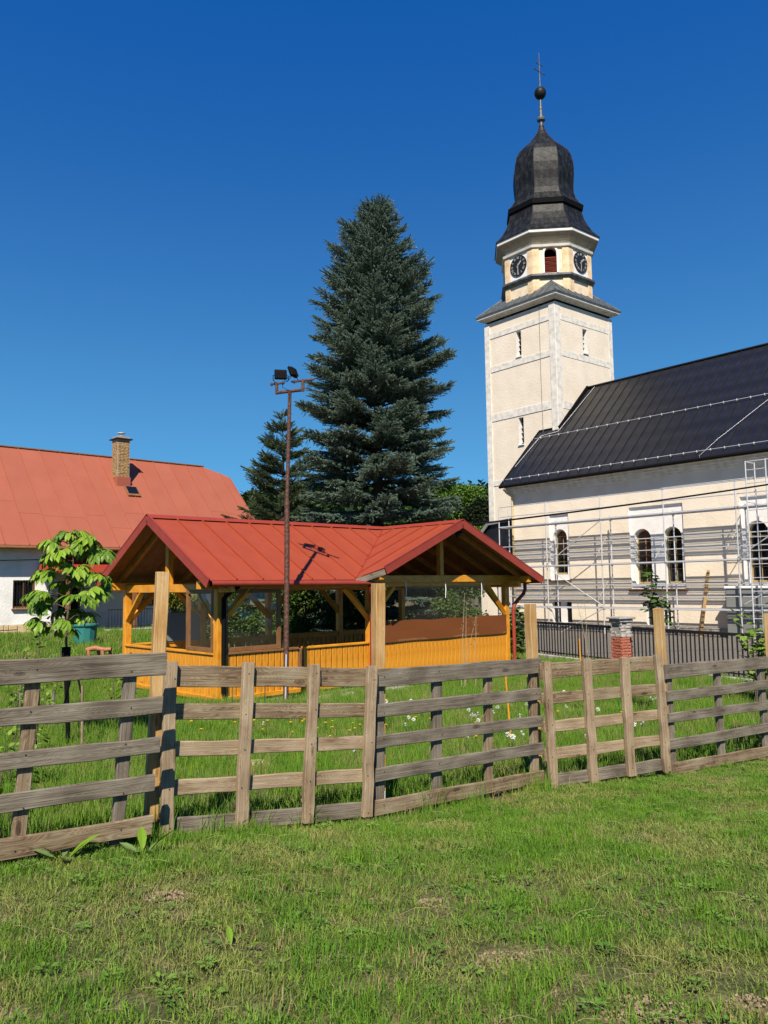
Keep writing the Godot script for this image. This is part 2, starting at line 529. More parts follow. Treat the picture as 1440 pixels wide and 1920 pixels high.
func arch_sheet(m: MB, a: Array, zz: float, f := Transform3D.IDENTITY) -> void:
	var p = arch_pts(a)
	for i in AN: m.quad(f * v3(p[i].x, a[2], zz), f * v3(p[i + 1].x, a[2], zz), f * v3(p[i + 1].x, p[i + 1].y, zz), f * v3(p[i].x, p[i].y, zz))

# ring of width w round a round-headed opening, standing out by d
func arch_trim(m: MB, a: Array, w: float, z0: float, z1: float, f := Transform3D.IDENTITY) -> void:
	var inn = arch_pts(a)
	inn.push_front(Vector2(a[0] - a[1], a[2])); inn.append(Vector2(a[0] + a[1], a[2]))
	var out = arch_pts([a[0], a[1] + w, a[2], a[3]])
	out.push_front(Vector2(a[0] - a[1] - w, a[2])); out.append(Vector2(a[0] + a[1] + w, a[2]))
	for i in inn.size() - 1:
		var p = [v3(out[i].x, out[i].y, z1), v3(inn[i].x, inn[i].y, z1), v3(inn[i + 1].x, inn[i + 1].y, z1), v3(out[i + 1].x, out[i + 1].y, z1)]
		m.quad(f * p[0], f * p[1], f * p[2], f * p[3])
		m.quad(f * v3(out[i].x, out[i].y, z0), f * p[0], f * p[3], f * v3(out[i + 1].x, out[i + 1].y, z0))
		m.quad(f * p[1], f * v3(inn[i].x, inn[i].y, z0), f * v3(inn[i + 1].x, inn[i + 1].y, z0), f * p[2])

# ---------------------------------------------------------------- church
const CH_O := Vector3(6.61, 0, -41.16)
func church_frame() -> Transform3D:
	var a = atan(1220.0 / 1500.0)
	var u = v3(sin(a), 0, cos(a))
	return Transform3D(Basis(u, Vector3.UP, u.cross(Vector3.UP)), CH_O)

func make_church() -> void:
	var ch = thing("church", "cream church with black metal nave roof and tall onion-domed clock tower", "church", church_frame())
	# nave walls
	var n1 = [2.39, 3.56, 2.45, 5.65]
	var n2 = [6.92, 9.56, 2.0, 5.63]
	var n3 = [12.05, 14.69, 2.0, 5.63]
	var n4 = [17.2, 19.0, 2.0, 5.63]
	var bw = [2.41, 3.6, 0.42, 1.4]
	var bw2 = [7.6, 8.8, 0.42, 1.4]
	var m = MB.new()
	cells(m, 0, 20, -.3, 7.25, [n1, n2, n3, n4, bw, bw2])
	m.quad(v3(0, -.3, -10.6), v3(0, -.3, 0), v3(0, 7.25, 0), v3(0, 7.25, -10.6))
	m.quad(v3(20, -.3, 0), v3(20, -.3, -10.6), v3(20, 7.25, -10.6), v3(20, 7.25, 0))
	m.quad(v3(20, -.3, -10.6), v3(0, -.3, -10.6), v3(0, 7.25, -10.6), v3(20, 7.25, -10.6))
	m.tri(v3(0, 7.25, -10.6), v3(0, 7.25, 0), v3(0, 12.5, -5.3))
	m.tri(v3(20, 7.25, 0), v3(20, 7.25, -10.6), v3(20, 12.5, -5.3))
	var wall = part("nave_wall", m.mesh(), M.plaster, ch)
	m = MB.new()
	m.box(T3(v3(10, .05, .06)), v3(20.2, .7, .12), .03)
	part("plinth", m.mesh(), M.concrete, wall)
	# niches with round-headed windows
	var sets = [[n1, [[2.95, .42, 2.72, 4.5]]], [n2, [[7.5, .43, 2.22, 4.22], [8.97, .43, 2.22, 4.22]]], [n3, [[12.63, .43, 2.22, 4.22], [14.1, .43, 2.22, 4.22]]], [n4, [[18.0, .38, 2.25, 4.27]]]]
	for s in sets:
		var r: Array = s[0]
		m = MB.new()
		reveal(m, r, 0, -.1)
		arch_panel(m, r[0], r[1], r[2], r[3], s[1], -.1)
		for a in s[1]: arch_reveal(m, a, -.1, -.36, Transform3D.IDENTITY, 0.02)
		var niche = part("window_niche", m.mesh(), M.whitewash, ch)
		m = MB.new()
		m.box(T3(v3((r[0] + r[1]) * .5, r[2] - .06, .04)), v3(r[1] - r[0] + .16, .1, .2), .015)
		part("window_sill", m.mesh(), M.brown_stain, niche)
		for a in s[1]:
			m = MB.new()
			arch_trim(m, [a[0], a[1] - .075, a[2] + .05, a[3]], .045, -.39, -.34)
			m.box(T3(v3(a[0], a[2] + .05, -.36)), v3(a[1] * 2 - .06, .07, .07))
			m.box(T3(v3(a[0], (a[2] + a[3]) * .5, -.37)), v3(.022, a[3] - a[2], .03))
			for k in 3: m.box(T3(v3(a[0], a[2] + .62 * (k + 1), -.37)), v3(a[1] * 2 - .1, .018, .028))
			var fr = part("window", m.mesh(), M.gold_trim, ch)
			m = MB.new()
			arch_sheet(m, [a[0], a[1] - .02, a[2], a[3]], -.38)
			part("pane", m.mesh(), M.dark_glass, fr)
	for r in [bw, bw2]:
		m = MB.new()
		reveal(m, r, 0, -.22)
		m.box(T3(v3((r[0] + r[1]) * .5, (r[2] + r[3]) * .5, -.19)), v3(.34, r[3] - r[2], .1))
		var wn = part("cellar_window", m.mesh(), M.whitewash, ch)
		m = MB.new()
		m.quad(v3(r[0], r[2], -.21), v3(r[1], r[2], -.21), v3(r[1], r[3], -.21), v3(r[0], r[3], -.21))
		part("pane", m.mesh(), M.dark_glass, wn)
	# eaves cornice
	m = MB.new()
	for st in [[6.86, 6.96, .06], [6.96, 7.08, .14], [7.08, 7.2, .25], [7.2, 7.27, .34]]:
		m.box(T3(v3(9.96, (st[0] + st[1]) * .5, st[2] * .5)), v3(20.3, st[1] - st[0], st[2]), .012)
	part("eaves_cornice", m.mesh(), M.pale_trim, ch)
	# roof of seamed metal sheets
	var th = atan2(5.75, 5.8)
	m = MB.new()
	m.quad(v3(-.2, 7.27, .48), v3(-.2, 12.98, -5.28), v3(20.2, 12.98, -5.28), v3(20.2, 7.27, .48))
	m.quad(v3(20.2, 7.3, -11.1), v3(-.2, 7.3, -11.1), v3(-.2, 13.06, -5.3), v3(20.2, 13.06, -5.3))
	m.box(T3(v3(10.6, 13.1, -5.3)), v3(19.0, .08, .22), .02)
	var roof = part("nave_roof", m.mesh(), M.black_roof, ch)
	var full = MB.new()
	var ln = sqrt(5.75 * 5.75 + 5.8 * 5.8)
	full.box(T3(v3(.295, .015, -ln * .5)), v3(.585, .025, ln), .004)
	full.box(T3(v3(0, .04, -ln * .5)), v3(.022, .05, ln), .006)
	var shortp = MB.new()
	var l2 = 3.2 / cos(th)
	shortp.box(T3(v3(.295, .015, -l2 * .5)), v3(.585, .025, l2), .004)
	shortp.box(T3(v3(0, .04, -l2 * .5)), v3(.022, .05, l2), .006)
	var fm = full.mesh()
	var sm = shortp.mesh()
	for k in 34:
		var u0 = -.28 + k * .6
		part("roof_sheet", sm if u0 < 1.0 else fm, M.black_roof, roof, Transform3D(Basis(Vector3.RIGHT, th), v3(u0, 7.3, .5)))
	var rp = func(u: float, vv: float, off: float) -> Vector3: return v3(u, 7.35 + (vv + .5) * 5.75 / 5.8 + off * cos(th), -vv + off * sin(th))
	m = MB.new()
	m.tube([rp.call(-.32, -.56, -.02), rp.call(20.3, -.56, -.02)], [.075, .075], 8)
	part("gutter", m.mesh(), M.black, roof)
	m = MB.new()
	m.bar(rp.call(-.3, -.5, -.05), rp.call(-.3, 2.7, -.05), .06, .2, v3(0, 1, 0))
	m.bar(rp.call(-.3, 2.72, .02), rp.call(1.1, 2.72, .02), .05, .12, v3(0, 1, 0))
	m.bar(rp.call(1.12, 2.7, .04), rp.call(1.12, 5.3, .04), .1, .16, v3(0, 1, 0))
	part("verge_flashing", m.mesh(), M.black, roof)
	var clip = MB.new()
	clip.box(T3(v3(0, .04, 0)), v3(.03, .09, .09), .008)
	var cm = clip.mesh()
	for g in [-.27, 2.15]:
		m = MB.new()
		m.tube([rp.call(-.1, g, .11), rp.call(20.1, g, .11)], [.014, .014], 6)
		var sg = part("snow_guard", m.mesh(), M.galv, ch)
		for k in 34: part("bracket", cm, M.galv, sg, Transform3D(Basis(Vector3.RIGHT, th), rp.call(-.28 + k * .6, g, .05)))
	m = MB.new()
	m.tube([rp.call(14.6, 5.2, .1), rp.call(13.0, 2.3, .1), rp.call(11.2, .2, .1), rp.call(10.75, -.5, .1), v3(10.75, 7.0, .2)], [.007, .007, .007, .007, .007], 5)
	part("lightning_wire", m.mesh(), M.galv, ch)
	m = MB.new()
	m.tube([rp.call(1.75, 5.1, .1), rp.call(1.3, 2.4, .08), rp.call(.2, 2.3, .08), rp.call(-.1, .5, .08)], [.01, .01, .01, .01], 5)
	part("lightning_wire", m.mesh(), M.galv, ch)
	m = MB.new()
	m.tube([v3(.02, 17.6, -2.66), v3(.0, 14.0, -2.655), v3(.03, 10.2, -2.66)], [.014, .014, .014], 5)
	part("lightning_wire", m.mesh(), M.grey_metal, ch)
	m = MB.new()
	m.tube([v3(-.1, 7.15, .5), v3(.0, 6.95, .35), v3(.14, 6.75, .12), v3(.14, -.1, .12)], [.055, .055, .055, .055], 8)
	part("downpipe", m.mesh(), M.cream_pipe, ch)
	# lean-to porch at the foot of the tower
	m = MB.new()
	m.box(T3(v3(-1.6, 1.7, -1.75)), v3(3.0, 3.8, 1.9))
	var an = part("side_porch", m.mesh(), M.plaster, ch)
	m = MB.new()
	m.quad(v3(-4.1, 3.9, -.6), v3(-4.1, 3.9, -2.72), v3(-2.3, 5.6, -2.72), v3(-2.3, 5.6, -.6))
	m.quad(v3(-2.3, 5.6, -.6), v3(-2.3, 5.6, -2.72), v3(-.02, 5.75, -2.72), v3(-.02, 5.75, -.6))
	part("porch_roof", m.mesh(), M.black_roof, an)
	m = MB.new()
	m.bar(v3(-4.1, 3.85, -.58), v3(-2.3, 5.55, -.58), .06, .2)
	m.bar(v3(-2.3, 5.55, -.58), v3(-.02, 5.7, -.58), .06, .16)
	part("porch_verge", m.mesh(), M.grey_metal, an)
	m = MB.new()
	m.poly([v3(-4.0, 3.7, -.7), v3(-.06, 3.2, -.7), v3(-.06, 5.65, -.7), v3(-2.3, 5.5, -.7)])
	part("porch_gable", m.mesh(), M.black_roof, an)
	make_tower(ch)

func octa(a: float, r: float, c: Vector3) -> Transform3D:
	var n = v3(cos(a), 0, -sin(a))
	return Transform3D(Basis(Vector3.UP.cross(n), Vector3.UP, n), c + n * r)

func make_tower(ch: Node3D) -> void:
	var c = v3(-1.5, 0, -5.27)
	var hw = 2.575
	var fs = Transform3D(Basis.IDENTITY, v3(0, 0, -2.695))
	var fe = Transform3D(Basis(v3(0, 0, -1), Vector3.UP, Vector3.RIGHT), v3(1.075, 0, 0))
	var sw = [[-1.72, -1.36, 15.03, 16.5], [-1.72, -1.36, 10.02, 11.55]]
	var ew = [[5.05, 5.45, 15.03, 16.42]]
	var m = MB.new()
	cells(m, -4.075, 1.075, -.3, 17.5, sw, fs)
	cells(m, 2.695, 7.845, -.3, 17.5, ew, fe)
	m.quad(v3(1.075, -.3, -7.845), v3(-4.075, -.3, -7.845), v3(-4.075, 17.5, -7.845), v3(1.075, 17.5, -7.845))
	m.quad(v3(-4.075, -.3, -7.845), v3(-4.075, -.3, -2.695), v3(-4.075, 17.5, -2.695), v3(-4.075, 17.5, -7.845))
	var wall = part("tower_wall", m.mesh(), M.plaster, ch)
	for e in [[fs, sw], [fe, ew]]:
		for r in e[1]:
			m = MB.new()
			reveal(m, r, 0, -.3, e[0])
			m.box((e[0] as Transform3D) * T3(v3((r[0] + r[1]) * .5, r[2] - .02, .03)), v3(r[1] - r[0] + .06, .05, .1))
			var sl = part("slit_window", m.mesh(), M.whitewash, ch)
			m = MB.new()
			m.quad(e[0] * v3(r[0], r[2], -.29), e[0] * v3(r[1], r[2], -.29), e[0] * v3(r[1], r[3], -.29), e[0] * v3(r[0], r[3], -.29))
			part("pane", m.mesh(), M.black, sl)
			for k in 5:
				m = MB.new()
				m.box((e[0] as Transform3D) * T3(v3((r[0] + r[1]) * .5, r[2] + .15 + k * .28, -.26)) * Transform3D(Basis(Vector3.RIGHT, .6), Vector3.ZERO), v3(r[1] - r[0], .02, .14))
				part("slat", m.mesh(), M.grey_metal, sl)
	# corner strips and bands
	for q in [[-4.075 + .16, 1], [1.075 - .2, 1], [0.0, 2], [0.0, 3]]:
		m = MB.new()
		if q[1] == 1: m.box(T3(v3(q[0], 8.6, -2.675)), v3(.4, 17.6, .07), .01)
		elif q[1] == 2: m.box(T3(v3(1.055, 8.6, -2.9)), v3(.07, 17.6, .44), .01)
		else: m.box(T3(v3(1.055, 8.6, -7.66)), v3(.07, 17.6, .36), .01)
		part("corner_strip", m.mesh(), M.pale_trim, wall)
	for h in [[16.55, 16.87], [14.55, 14.9], [11.65, 12.08], [7.9, 8.2]]:
		m = MB.new()
		m.box(T3(v3(-1.52, (h[0] + h[1]) * .5, -2.688)), v3(4.36, h[1] - h[0], .05), .006)
		part("band", m.mesh(), M.pale_trim, wall)
		m = MB.new()
		m.box(T3(v3(1.068, (h[0] + h[1]) * .5, -5.3)), v3(.05, h[1] - h[0], 4.34), .006)
		part("band", m.mesh(), M.pale_trim, wall)
	m = MB.new()
	m.lathe([Vector2(2.57, 17.62), Vector2(2.62, 17.64), Vector2(2.72, 17.72), Vector2(2.88, 17.75), Vector2(2.91, 17.78), Vector2(2.93, 17.93), Vector2(2.85, 17.95)], 4, 0, c)
	part("tower_cornice", m.mesh(), M.pale_trim, ch)
	m = MB.new()
	m.lathe([Vector2(2.97, 17.9), Vector2(2.98, 17.96), Vector2(1.48, 19.36)], 4, 0, c)
	var tr = part("tower_roof", m.mesh(), M.zinc, ch)
	var seam = MB.new()
	seam.bar(v3(0, 17.98, 2.97), v3(0, 18.56, 2.35), .03, .06)
	var sm2 = seam.mesh()
	var hip = MB.new()
	hip.tube([v3(2.96, 17.97, 2.96), v3(1.64, 19.2, 1.64)], [.035, .035], 6)
	var hm = hip.mesh()
	for s in 4:
		for k in 9: part("seam", sm2, M.zinc, tr, Transform3D(Basis(Vector3.UP, s * PI / 2), c) * T3(v3(-2.2 + k * .55, 0, 0)))
		part("hip_cap", hm, M.zinc, tr, Transform3D(Basis(Vector3.UP, s * PI / 2), c))
	# belfry: eight faces, four with louvred openings, four with clocks
	var R = 2.4
	var hs = R * tan(PI / 8)
	var ar = [0.0, .34, 19.57, 20.7]
	var fa = MB.new()
	arch_panel(fa, -hs, hs, 18.2, 21.5, [ar])
	arch_reveal(fa, ar, 0, -.3)
	var fam = fa.mesh()
	var fb = MB.new()
	fb.quad(v3(-hs, 18.2, 0), v3(hs, 18.2, 0), v3(hs, 21.5, 0), v3(-hs, 21.5, 0))
	var fbm = fb.mesh()
	var tri_ = MB.new()
	arch_trim(tri_, ar, .1, 0, .05)
	var trm = tri_.mesh()
	var lv = MB.new()
	lv.box(Transform3D(Basis(Vector3.RIGHT, .55), Vector3.ZERO), v3(.67, .015, .12))
	var lvm = lv.mesh()
	var pil = MB.new()
	for h in [[18.2, 19.2], [19.5, 21.0]]: pil.box(T3(v3(0, (h[0] + h[1]) * .5, .02)), v3(.36, h[1] - h[0], .08), .008)
	var pm = pil.mesh()
	for s in 8:
		var f = octa(s * PI / 4, R, c)
		if s % 2 == 1:
			var w = part("belfry_wall", fam, M.ochre_pale, ch, f)
			part("arch_surround", trm, M.white_paint, w)
			for k in 13: part("louver", lvm, M.louver, w, T3(v3(0, 19.64 + k * .072, -.14)) * Transform3D(Basis(Vector3.BACK, .04 * sin(k * 2.3)), Vector3.ZERO))
			for e in [-1, 1]: part("pilaster", pm, M.ochre, w, T3(v3(e * (hs - .17), 0, 0)))
		else:
			var w = part("belfry_wall", fbm, M.ochre_pale, ch, f)
			for e in [-1, 1]: part("pilaster", pm, M.ochre, w, T3(v3(e * (hs - .17), 0, 0)))
			m = MB.new()
			m.box(T3(v3(0, 20.26, .012)), v3(1.26, 1.44, .024))
			part("clock_panel", m.mesh(), M.whitewash, w)
			if s == 0 or s == 6: clock(ch, f * T3(v3(-.0, 20.33, .03)))
	m = MB.new()
	m.lathe([Vector2(2.41, 19.2), Vector2(2.5, 19.24), Vector2(2.62, 19.36), Vector2(2.62, 19.47), Vector2(2.41, 19.55)], 8, 0, c)
	part("sill_moulding", m.mesh(), M.zinc, ch)
	m = MB.new()
	m.lathe([Vector2(2.41, 21.0), Vector2(2.54, 21.04), Vector2(2.57, 21.17), Vector2(2.41, 21.22)], 8, 0, c)
	part("capital_moulding", m.mesh(), M.pale_trim, ch)
	m = MB.new()
	m.lathe([Vector2(2.41, 21.38), Vector2(2.46, 21.42), Vector2(2.68, 21.58), Vector2(2.7, 21.62), Vector2(2.87, 21.74), Vector2(2.88, 21.8)], 8, 0, c)
	part("belfry_cornice", m.mesh(), M.cornice_tan, ch)
	m = MB.new()
	m.lathe([Vector2(2.87, 21.77), Vector2(2.88, 21.78), Vector2(2.89, 21.95), Vector2(2.8, 21.97)], 8, 0, c)
	part("cornice_edge", m.mesh(), M.white_paint, ch)
	# dome
	var skirt = [Vector2(2.93, 21.93), Vector2(2.94, 21.98), Vector2(2.58, 22.38), Vector2(2.34, 22.8), Vector2(2.14, 23.25), Vector2(2.0, 23.86)]
	var bulb = [Vector2(2.16, 24.08), Vector2(1.94, 24.3), Vector2(1.75, 24.62), Vector2(1.64, 25.0), Vector2(1.65, 25.5), Vector2(1.69, 26.0), Vector2(1.7, 26.5), Vector2(1.66, 26.95), Vector2(1.55, 27.4), Vector2(1.37, 27.74), Vector2(1.06, 28.08), Vector2(.7, 28.46), Vector2(.4, 28.88), Vector2(.22, 29.22), Vector2(.13, 29.6)]
	m = MB.new()
	m.lathe(skirt, 8, 0, c)
	var sk = part("dome_skirt", m.mesh(), M.copper, ch)
	m = MB.new()
	m.lathe([Vector2(1.9, 23.8), Vector2(2.12, 23.82), Vector2(2.16, 24.06), Vector2(2.0, 24.1)], 8, 0, c)
	part("dome_band", m.mesh(), M.black, ch)
	m = MB.new()
	m.lathe(bulb, 8, 0, c)
	var bl = part("onion_dome", m.mesh(), M.copper, ch)
	for e in [[skirt, sk], [bulb, bl]]:
		for s in 8:
			var a = (s + .5) * PI / 4
			var pts = []
			var rad = []
			for p: Vector2 in e[0]:
				pts.append(c + v3(cos(a), 0, -sin(a)) * (p.x / cos(PI / 8) + .004) + v3(0, p.y, 0))
				rad.append(.016)
			m = MB.new()
			m.tube(pts, rad, 5)
			part("rib", m.mesh(), M.copper, e[1])
		# lapped sheets: slanted seams across each facet
		m = MB.new()
		var prof: Array = e[0]
		for s in 8:
			var a = s * PI / 4
			var n = v3(cos(a), 0, -sin(a))
			var x = Vector3.UP.cross(n)
			var hh0: float = prof[0].y
			var top: float = prof[-1].y - .5
			var k = 0
			while hh0 + k * .52 < top:
				for sg in [-1.0, 1.0]:
					var pts = []
					for i in 7:
						var t = i / 6.0
						var h = hh0 + k * .52 + t * .8 + .1 * (s % 3)
						var r = radius_at(prof, minf(h, prof[-1].y))
						pts.append(c + n * (r + .003) + x * (r * .414 * sg * (t * 2 - 1)) + v3(0, minf(h, prof[-1].y), 0))
					m.tube(pts, [.007, .007, .007, .007, .007, .007, .007], 3, false)
				k += 1
		part("sheet_seams", m.mesh(), M.iron, e[1]).set_meta("kind", "stuff")
	m = MB.new()
	m.lathe([Vector2(.13, 29.55), Vector2(.12, 29.9), Vector2(.24, 29.92), Vector2(.26, 30.02), Vector2(.22, 30.1), Vector2(.12, 30.12), Vector2(.1, 30.6), Vector2(.12, 30.65), Vector2(.09, 30.75), Vector2(.07, 31.35)], 12, 0, c, false)
	var fin = part("finial", m.mesh(), M.zinc, ch)
	m = MB.new()
	var ball = []
	for i in 13:
		var t = -PI / 2 + PI * i / 12
		ball.append(Vector2(.355 * cos(t) + .001, 31.67 + .38 * sin(t)))
	m.lathe(ball, 16, 0, c, false)
	part("ball", m.mesh(), M.copper, fin)
	m = MB.new()
	m.tube([c + v3(0, 32.0, 0), c + v3(0, 34.25, 0)], [.05, .015], 6)
	for b in [[33.05, .46], [33.52, .27]]:
		m.tube([c + v3(0, b[0], -b[1]), c + v3(0, b[0], b[1])], [.032, .032], 6)
		for e in [-1, 1]:
			m.lathe([Vector2(.001, -.05), Vector2(.05, 0), Vector2(.001, .05)], 6, 0, c + v3(0, b[0], e * b[1]), false)
	part("cross", m.mesh(), M.zinc, fin)

func radius_at(prof: Array, h: float) -> float:
	for i in prof.size() - 1:
		if h >= prof[i].y and h <= prof[i + 1].y: return lerpf(prof[i].x, prof[i + 1].x, (h - prof[i].y) / maxf(prof[i + 1].y - prof[i].y, 1e-4))
	return prof[0].x if h < prof[0].y else prof[-1].x

func clock(ch: Node3D, f: Transform3D) -> void:
	var m = MB.new()
	var e = f * Transform3D(Basis(Vector3.RIGHT, PI / 2), Vector3.ZERO)
	for i in 40:
		var a = TAU * i / 40
		var b = TAU * (i + 1) / 40
		m.tri(f * v3(0, 0, .05), f * v3(cos(a) * .6, sin(a) * .6, .05), f * v3(cos(b) * .6, sin(b) * .6, .05))
		m.quad(f * v3(cos(a) * .6, sin(a) * .6, 0), f * v3(cos(b) * .6, sin(b) * .6, 0), f * v3(cos(b) * .6, sin(b) * .6, .05), f * v3(cos(a) * .6, sin(a) * .6, .05))
	var dial = part("clock_dial", m.mesh(), M.iron, ch)
	var font = SystemFont.new()
	font.font_names = PackedStringArray(["Droid Serif"])
	font.font_weight = 700
	var roman = ["XII", "I", "II", "III", "IIII", "V", "VI", "VII", "VIII", "IX", "X", "XI"]
	for k in 12:
		var t = TextMesh.new()
		t.text = roman[k]
		t.font = font
		t.font_size = 20
		t.pixel_size = .0068
		t.depth = .01
		var a = -TAU * k / 12
		part("numeral", t, M.dial_white, dial, f * Transform3D(Basis(Vector3.BACK, a), v3(-sin(a) * .46, cos(a) * .46, .06)) * Transform3D(Basis.from_scale(v3(.85, 1.15, 1)), Vector3.ZERO))
	for hd in [[deg_to_rad(-47), .38, .05], [PI, .52, .035]]:
		m = MB.new()
		var w: float = hd[2]
		var l: float = hd[1]
		m.poly([v3(-w * .4, -.12, 0), v3(w * .4, -.12, 0), v3(w, l * .7, 0), v3(0, l, 0), v3(-w, l * .7, 0)])
		part("clock_hand", m.mesh(), M.dial_white, dial, f * Transform3D(Basis(Vector3.BACK, hd[0]), v3(0, 0, .08)))

# ---------------------------------------------------------------- scaffolding
func make_scaffold() -> void:
	var pv = MB.new()
	var fx = func(z: float) -> Vector3: return v3(16.35 - .455 * z, .03, -z)
	var cf = church_frame()
	var prev = []
	for i in 13:
		var a: Vector3 = fx.call(27.5 - i * 1.6) + v3(.3, 0, -.1)
		var b: Vector3 = cf * v3(-1.5 + i * 1.9, .06, .1)
		if i > 0: pv.quad(prev[0], a, b, prev[1])
		prev = [a, b]
	setting("pavement", pv.mesh(), M.gravel)
	var sc = thing("scaffolding", "galvanised steel scaffolding with perforated decks standing along the church wall", "scaffolding", church_frame())
	var us = [.14, 3.14, 6.24, 9.36, 12.47, 15.55, 18.6]
	for u in us:
		for zz in [1.15, .42]:
			var m = MB.new()
			var top = 6.15 if zz > 1.0 else (5.3 if u > 1 else 6.15)
			m.tube([v3(u, -.3, zz), v3(u, top, zz)], [.029, .029], 8)
			part("standard", m.mesh(), M.galv, sc)
			for h in [1.17, 3.11, 5.13]:
				m = MB.new()
				m.lathe([Vector2(.03, h - .07), Vector2(.05, h - .06), Vector2(.06, h - .02), Vector2(.05, h + .01), Vector2(.03, h + .02)], 8, 0, v3(u, 0, zz), false)
				part("coupler", m.mesh(), M.grey_metal, sc)
		for h in [1.19, 3.13, 5.15]:
			var m = MB.new()
			m.tube([v3(u, h - .04, 1.15), v3(u, h - .04, .42)], [.022, .022], 6)
			part("transom", m.mesh(), M.galv, sc)
	var deck = MB.new()
	for q in [[-.145, .025], [-.08, .014], [0.0, .05], [.08, .014], [.145, .025]]:
		deck.box(T3(v3(0, 0, q[0])), v3(2.98, .004, q[1]))
	for k in 43: deck.box(T3(v3(-1.47 + k * .07, -.001, 0)), v3(.024, .004, .3))
	for s in [-1, 1]: deck.box(T3(v3(0, -.03, s * .158)), v3(2.98, .06, .006))
	var dm = deck.mesh()
	for i in us.size() - 1:
		var a: float = us[i]
		var b: float = us[i + 1]
		var sc_ = (b - a - .06) / 2.98
		for h in [1.19, 3.13, 5.15]:
			for zz in [.61, .95]:
				part("deck", dm, M.galv_deck, sc, Transform3D(Basis.from_scale(v3(sc_, 1, 1)), v3((a + b) * .5, h + .02, zz)))
			for off in [.5, 1.0]:
				var m = MB.new()
				m.tube([v3(a, h + off, 1.12), v3(b, h + off, 1.12)], [.024, .024], 6)
				part("guard_rail", m.mesh(), M.galv, sc)
			var m3 = MB.new()
			m3.tube([v3(a, h - .03, .42), v3(b, h - .03, .42)], [.024, .024], 6)
			part("ledger", m3.mesh(), M.galv, sc)
			var m2 = MB.new()
			m2.tube([v3(a, h - .03, 1.15), v3(b, h - .03, 1.15)], [.024, .024], 6)
			part("ledger", m2.mesh(), M.galv, sc)
	for q in [[3.14, 3.2, 6.24, 5.05], [3.14, 3.05, 6.24, 1.28], [6.24, 1.15, 3.14, -.3], [12.47, 3.2, 15.55, 5.05], [12.47, 1.3, 15.55, 3.05]]:
		var m = MB.new()
		m.tube([v3(q[0], q[1], 1.2), v3(q[2], q[3], 1.2)], [.021, .021], 6)
		part("diagonal_brace", m.mesh(), M.galv, sc)
	# ladder bay
	for u in [13.3, 14.05]:
		var m = MB.new()
		m.tube([v3(u, -.2, 1.9), v3(u, 6.75, 1.9)], [.026, .026], 8)
		part("standard", m.mesh(), M.galv, sc)
		m = MB.new()
		m.tube([v3(u, -.2, 1.2), v3(u, 6.75, 1.2)], [.026, .026], 8)
		part("standard", m.mesh(), M.galv, sc)
	for k in 13:
		var m = MB.new()
		m.tube([v3(13.3, .4 + k * .5, 1.9), v3(14.05, .4 + k * .5, 1.9)], [.018, .018], 6)
		part("rung", m.mesh(), M.galv, sc)
	for q in [[13.3, 6.72, 1.9, 13.3, 6.72, 1.2], [13.3, 6.72, 1.9, 15.5, 6.72, 1.9], [13.3, 5.2, 1.9, 13.3, 5.2, 1.2], [13.3, 6.2, 1.2, 9.36, 6.18, 1.2]]:
		var m = MB.new()
		m.tube([v3(q[0], q[1], q[2]), v3(q[3], q[4], q[5])], [.02, .02], 6)
		part("guard_rail", m.mesh(), M.galv, sc)
	# things in front of the wall
	var box_ = thing("storage_cabinet", "large grey metal cabinet with white lid beside the church wall", "cabinet", church_frame() * T3(v3(13.2, 0, .45)))
	var mb = MB.new()
	mb.box(T3(v3(0, .95, 0)), v3(3.0, 2.1, .75), .02)
	part("body", mb.mesh(), M.grey_metal, box_)
	mb = MB.new()
	mb.box(T3(v3(0, 2.04, 0)), v3(3.1, .1, .85), .02)
	part("lid", mb.mesh(), M.white_paint, box_)
	mb = MB.new()
	mb.bar(v3(0, -.2, 0), v3(.28, 2.75, -.42), .12, .04, v3(0, 0, 1), .004)
	solo("timber_plank", mb.mesh(), M.new_wood, "loose timber plank leaning upright against church wall beside grey cabinet", "plank", church_frame() * T3(v3(10.35, 0, .5)))
	# overhead cable
	mb = MB.new()
	var pa = v3(-6.0, 3.25, -22)
	var pb = v3(16.0, 5.75, -22)
	var pts = []
	var rad = []
	for i in 25:
		var t = i / 24.0
		pts.append(pa.lerp(pb, t) - v3(0, .55 * 4 * t * (1 - t) * .5, 0))
		rad.append(.027)
	mb.tube(pts, rad, 6)
	solo("overhead_cable", mb.mesh(), M.black, "thick black cable strung across the scaffolding towards the spruce", "cable")

# ---------------------------------------------------------------- pavilion
const PV_O := Vector3(-3.23, 0, -15.6)
func pavilion_frame() -> Transform3D:
	var t = atan(1630.0 / 1500.0)
	var a = v3(sin(t), 0, -cos(t))
	return Transform3D(Basis(a, Vector3.UP, a.cross(Vector3.UP)), PV_O)

func board_mesh(w: float, h: float, t: float, seed_: int) -> ArrayMesh:
	# upright board: its length (local x of the box) is turned to y
	var m = MB.new()
	m.o = Vector2(fposmod(seed_ * .77, 3.0), fposmod(seed_ * .31, 3.0))
	m.box(Transform3D(Basis(Vector3.BACK, PI / 2), Vector3.ZERO), v3(h, w, t), .006)
	return m.mesh()

func beam(called: String, a: Vector3, b: Vector3, w: float, h: float, mt: Material, parent: Node, up := Vector3.UP) -> MeshInstance3D:
	var m = MB.new()
	m.o = Vector2(fposmod(a.x * 1.7 + b.y * 2.1 + a.z, 3.0), fposmod(b.x * 2.3 + a.z, 3.0))
	m.bar(a, b, w, h, up, .008)
	return part(called, m.mesh(), mt, parent)

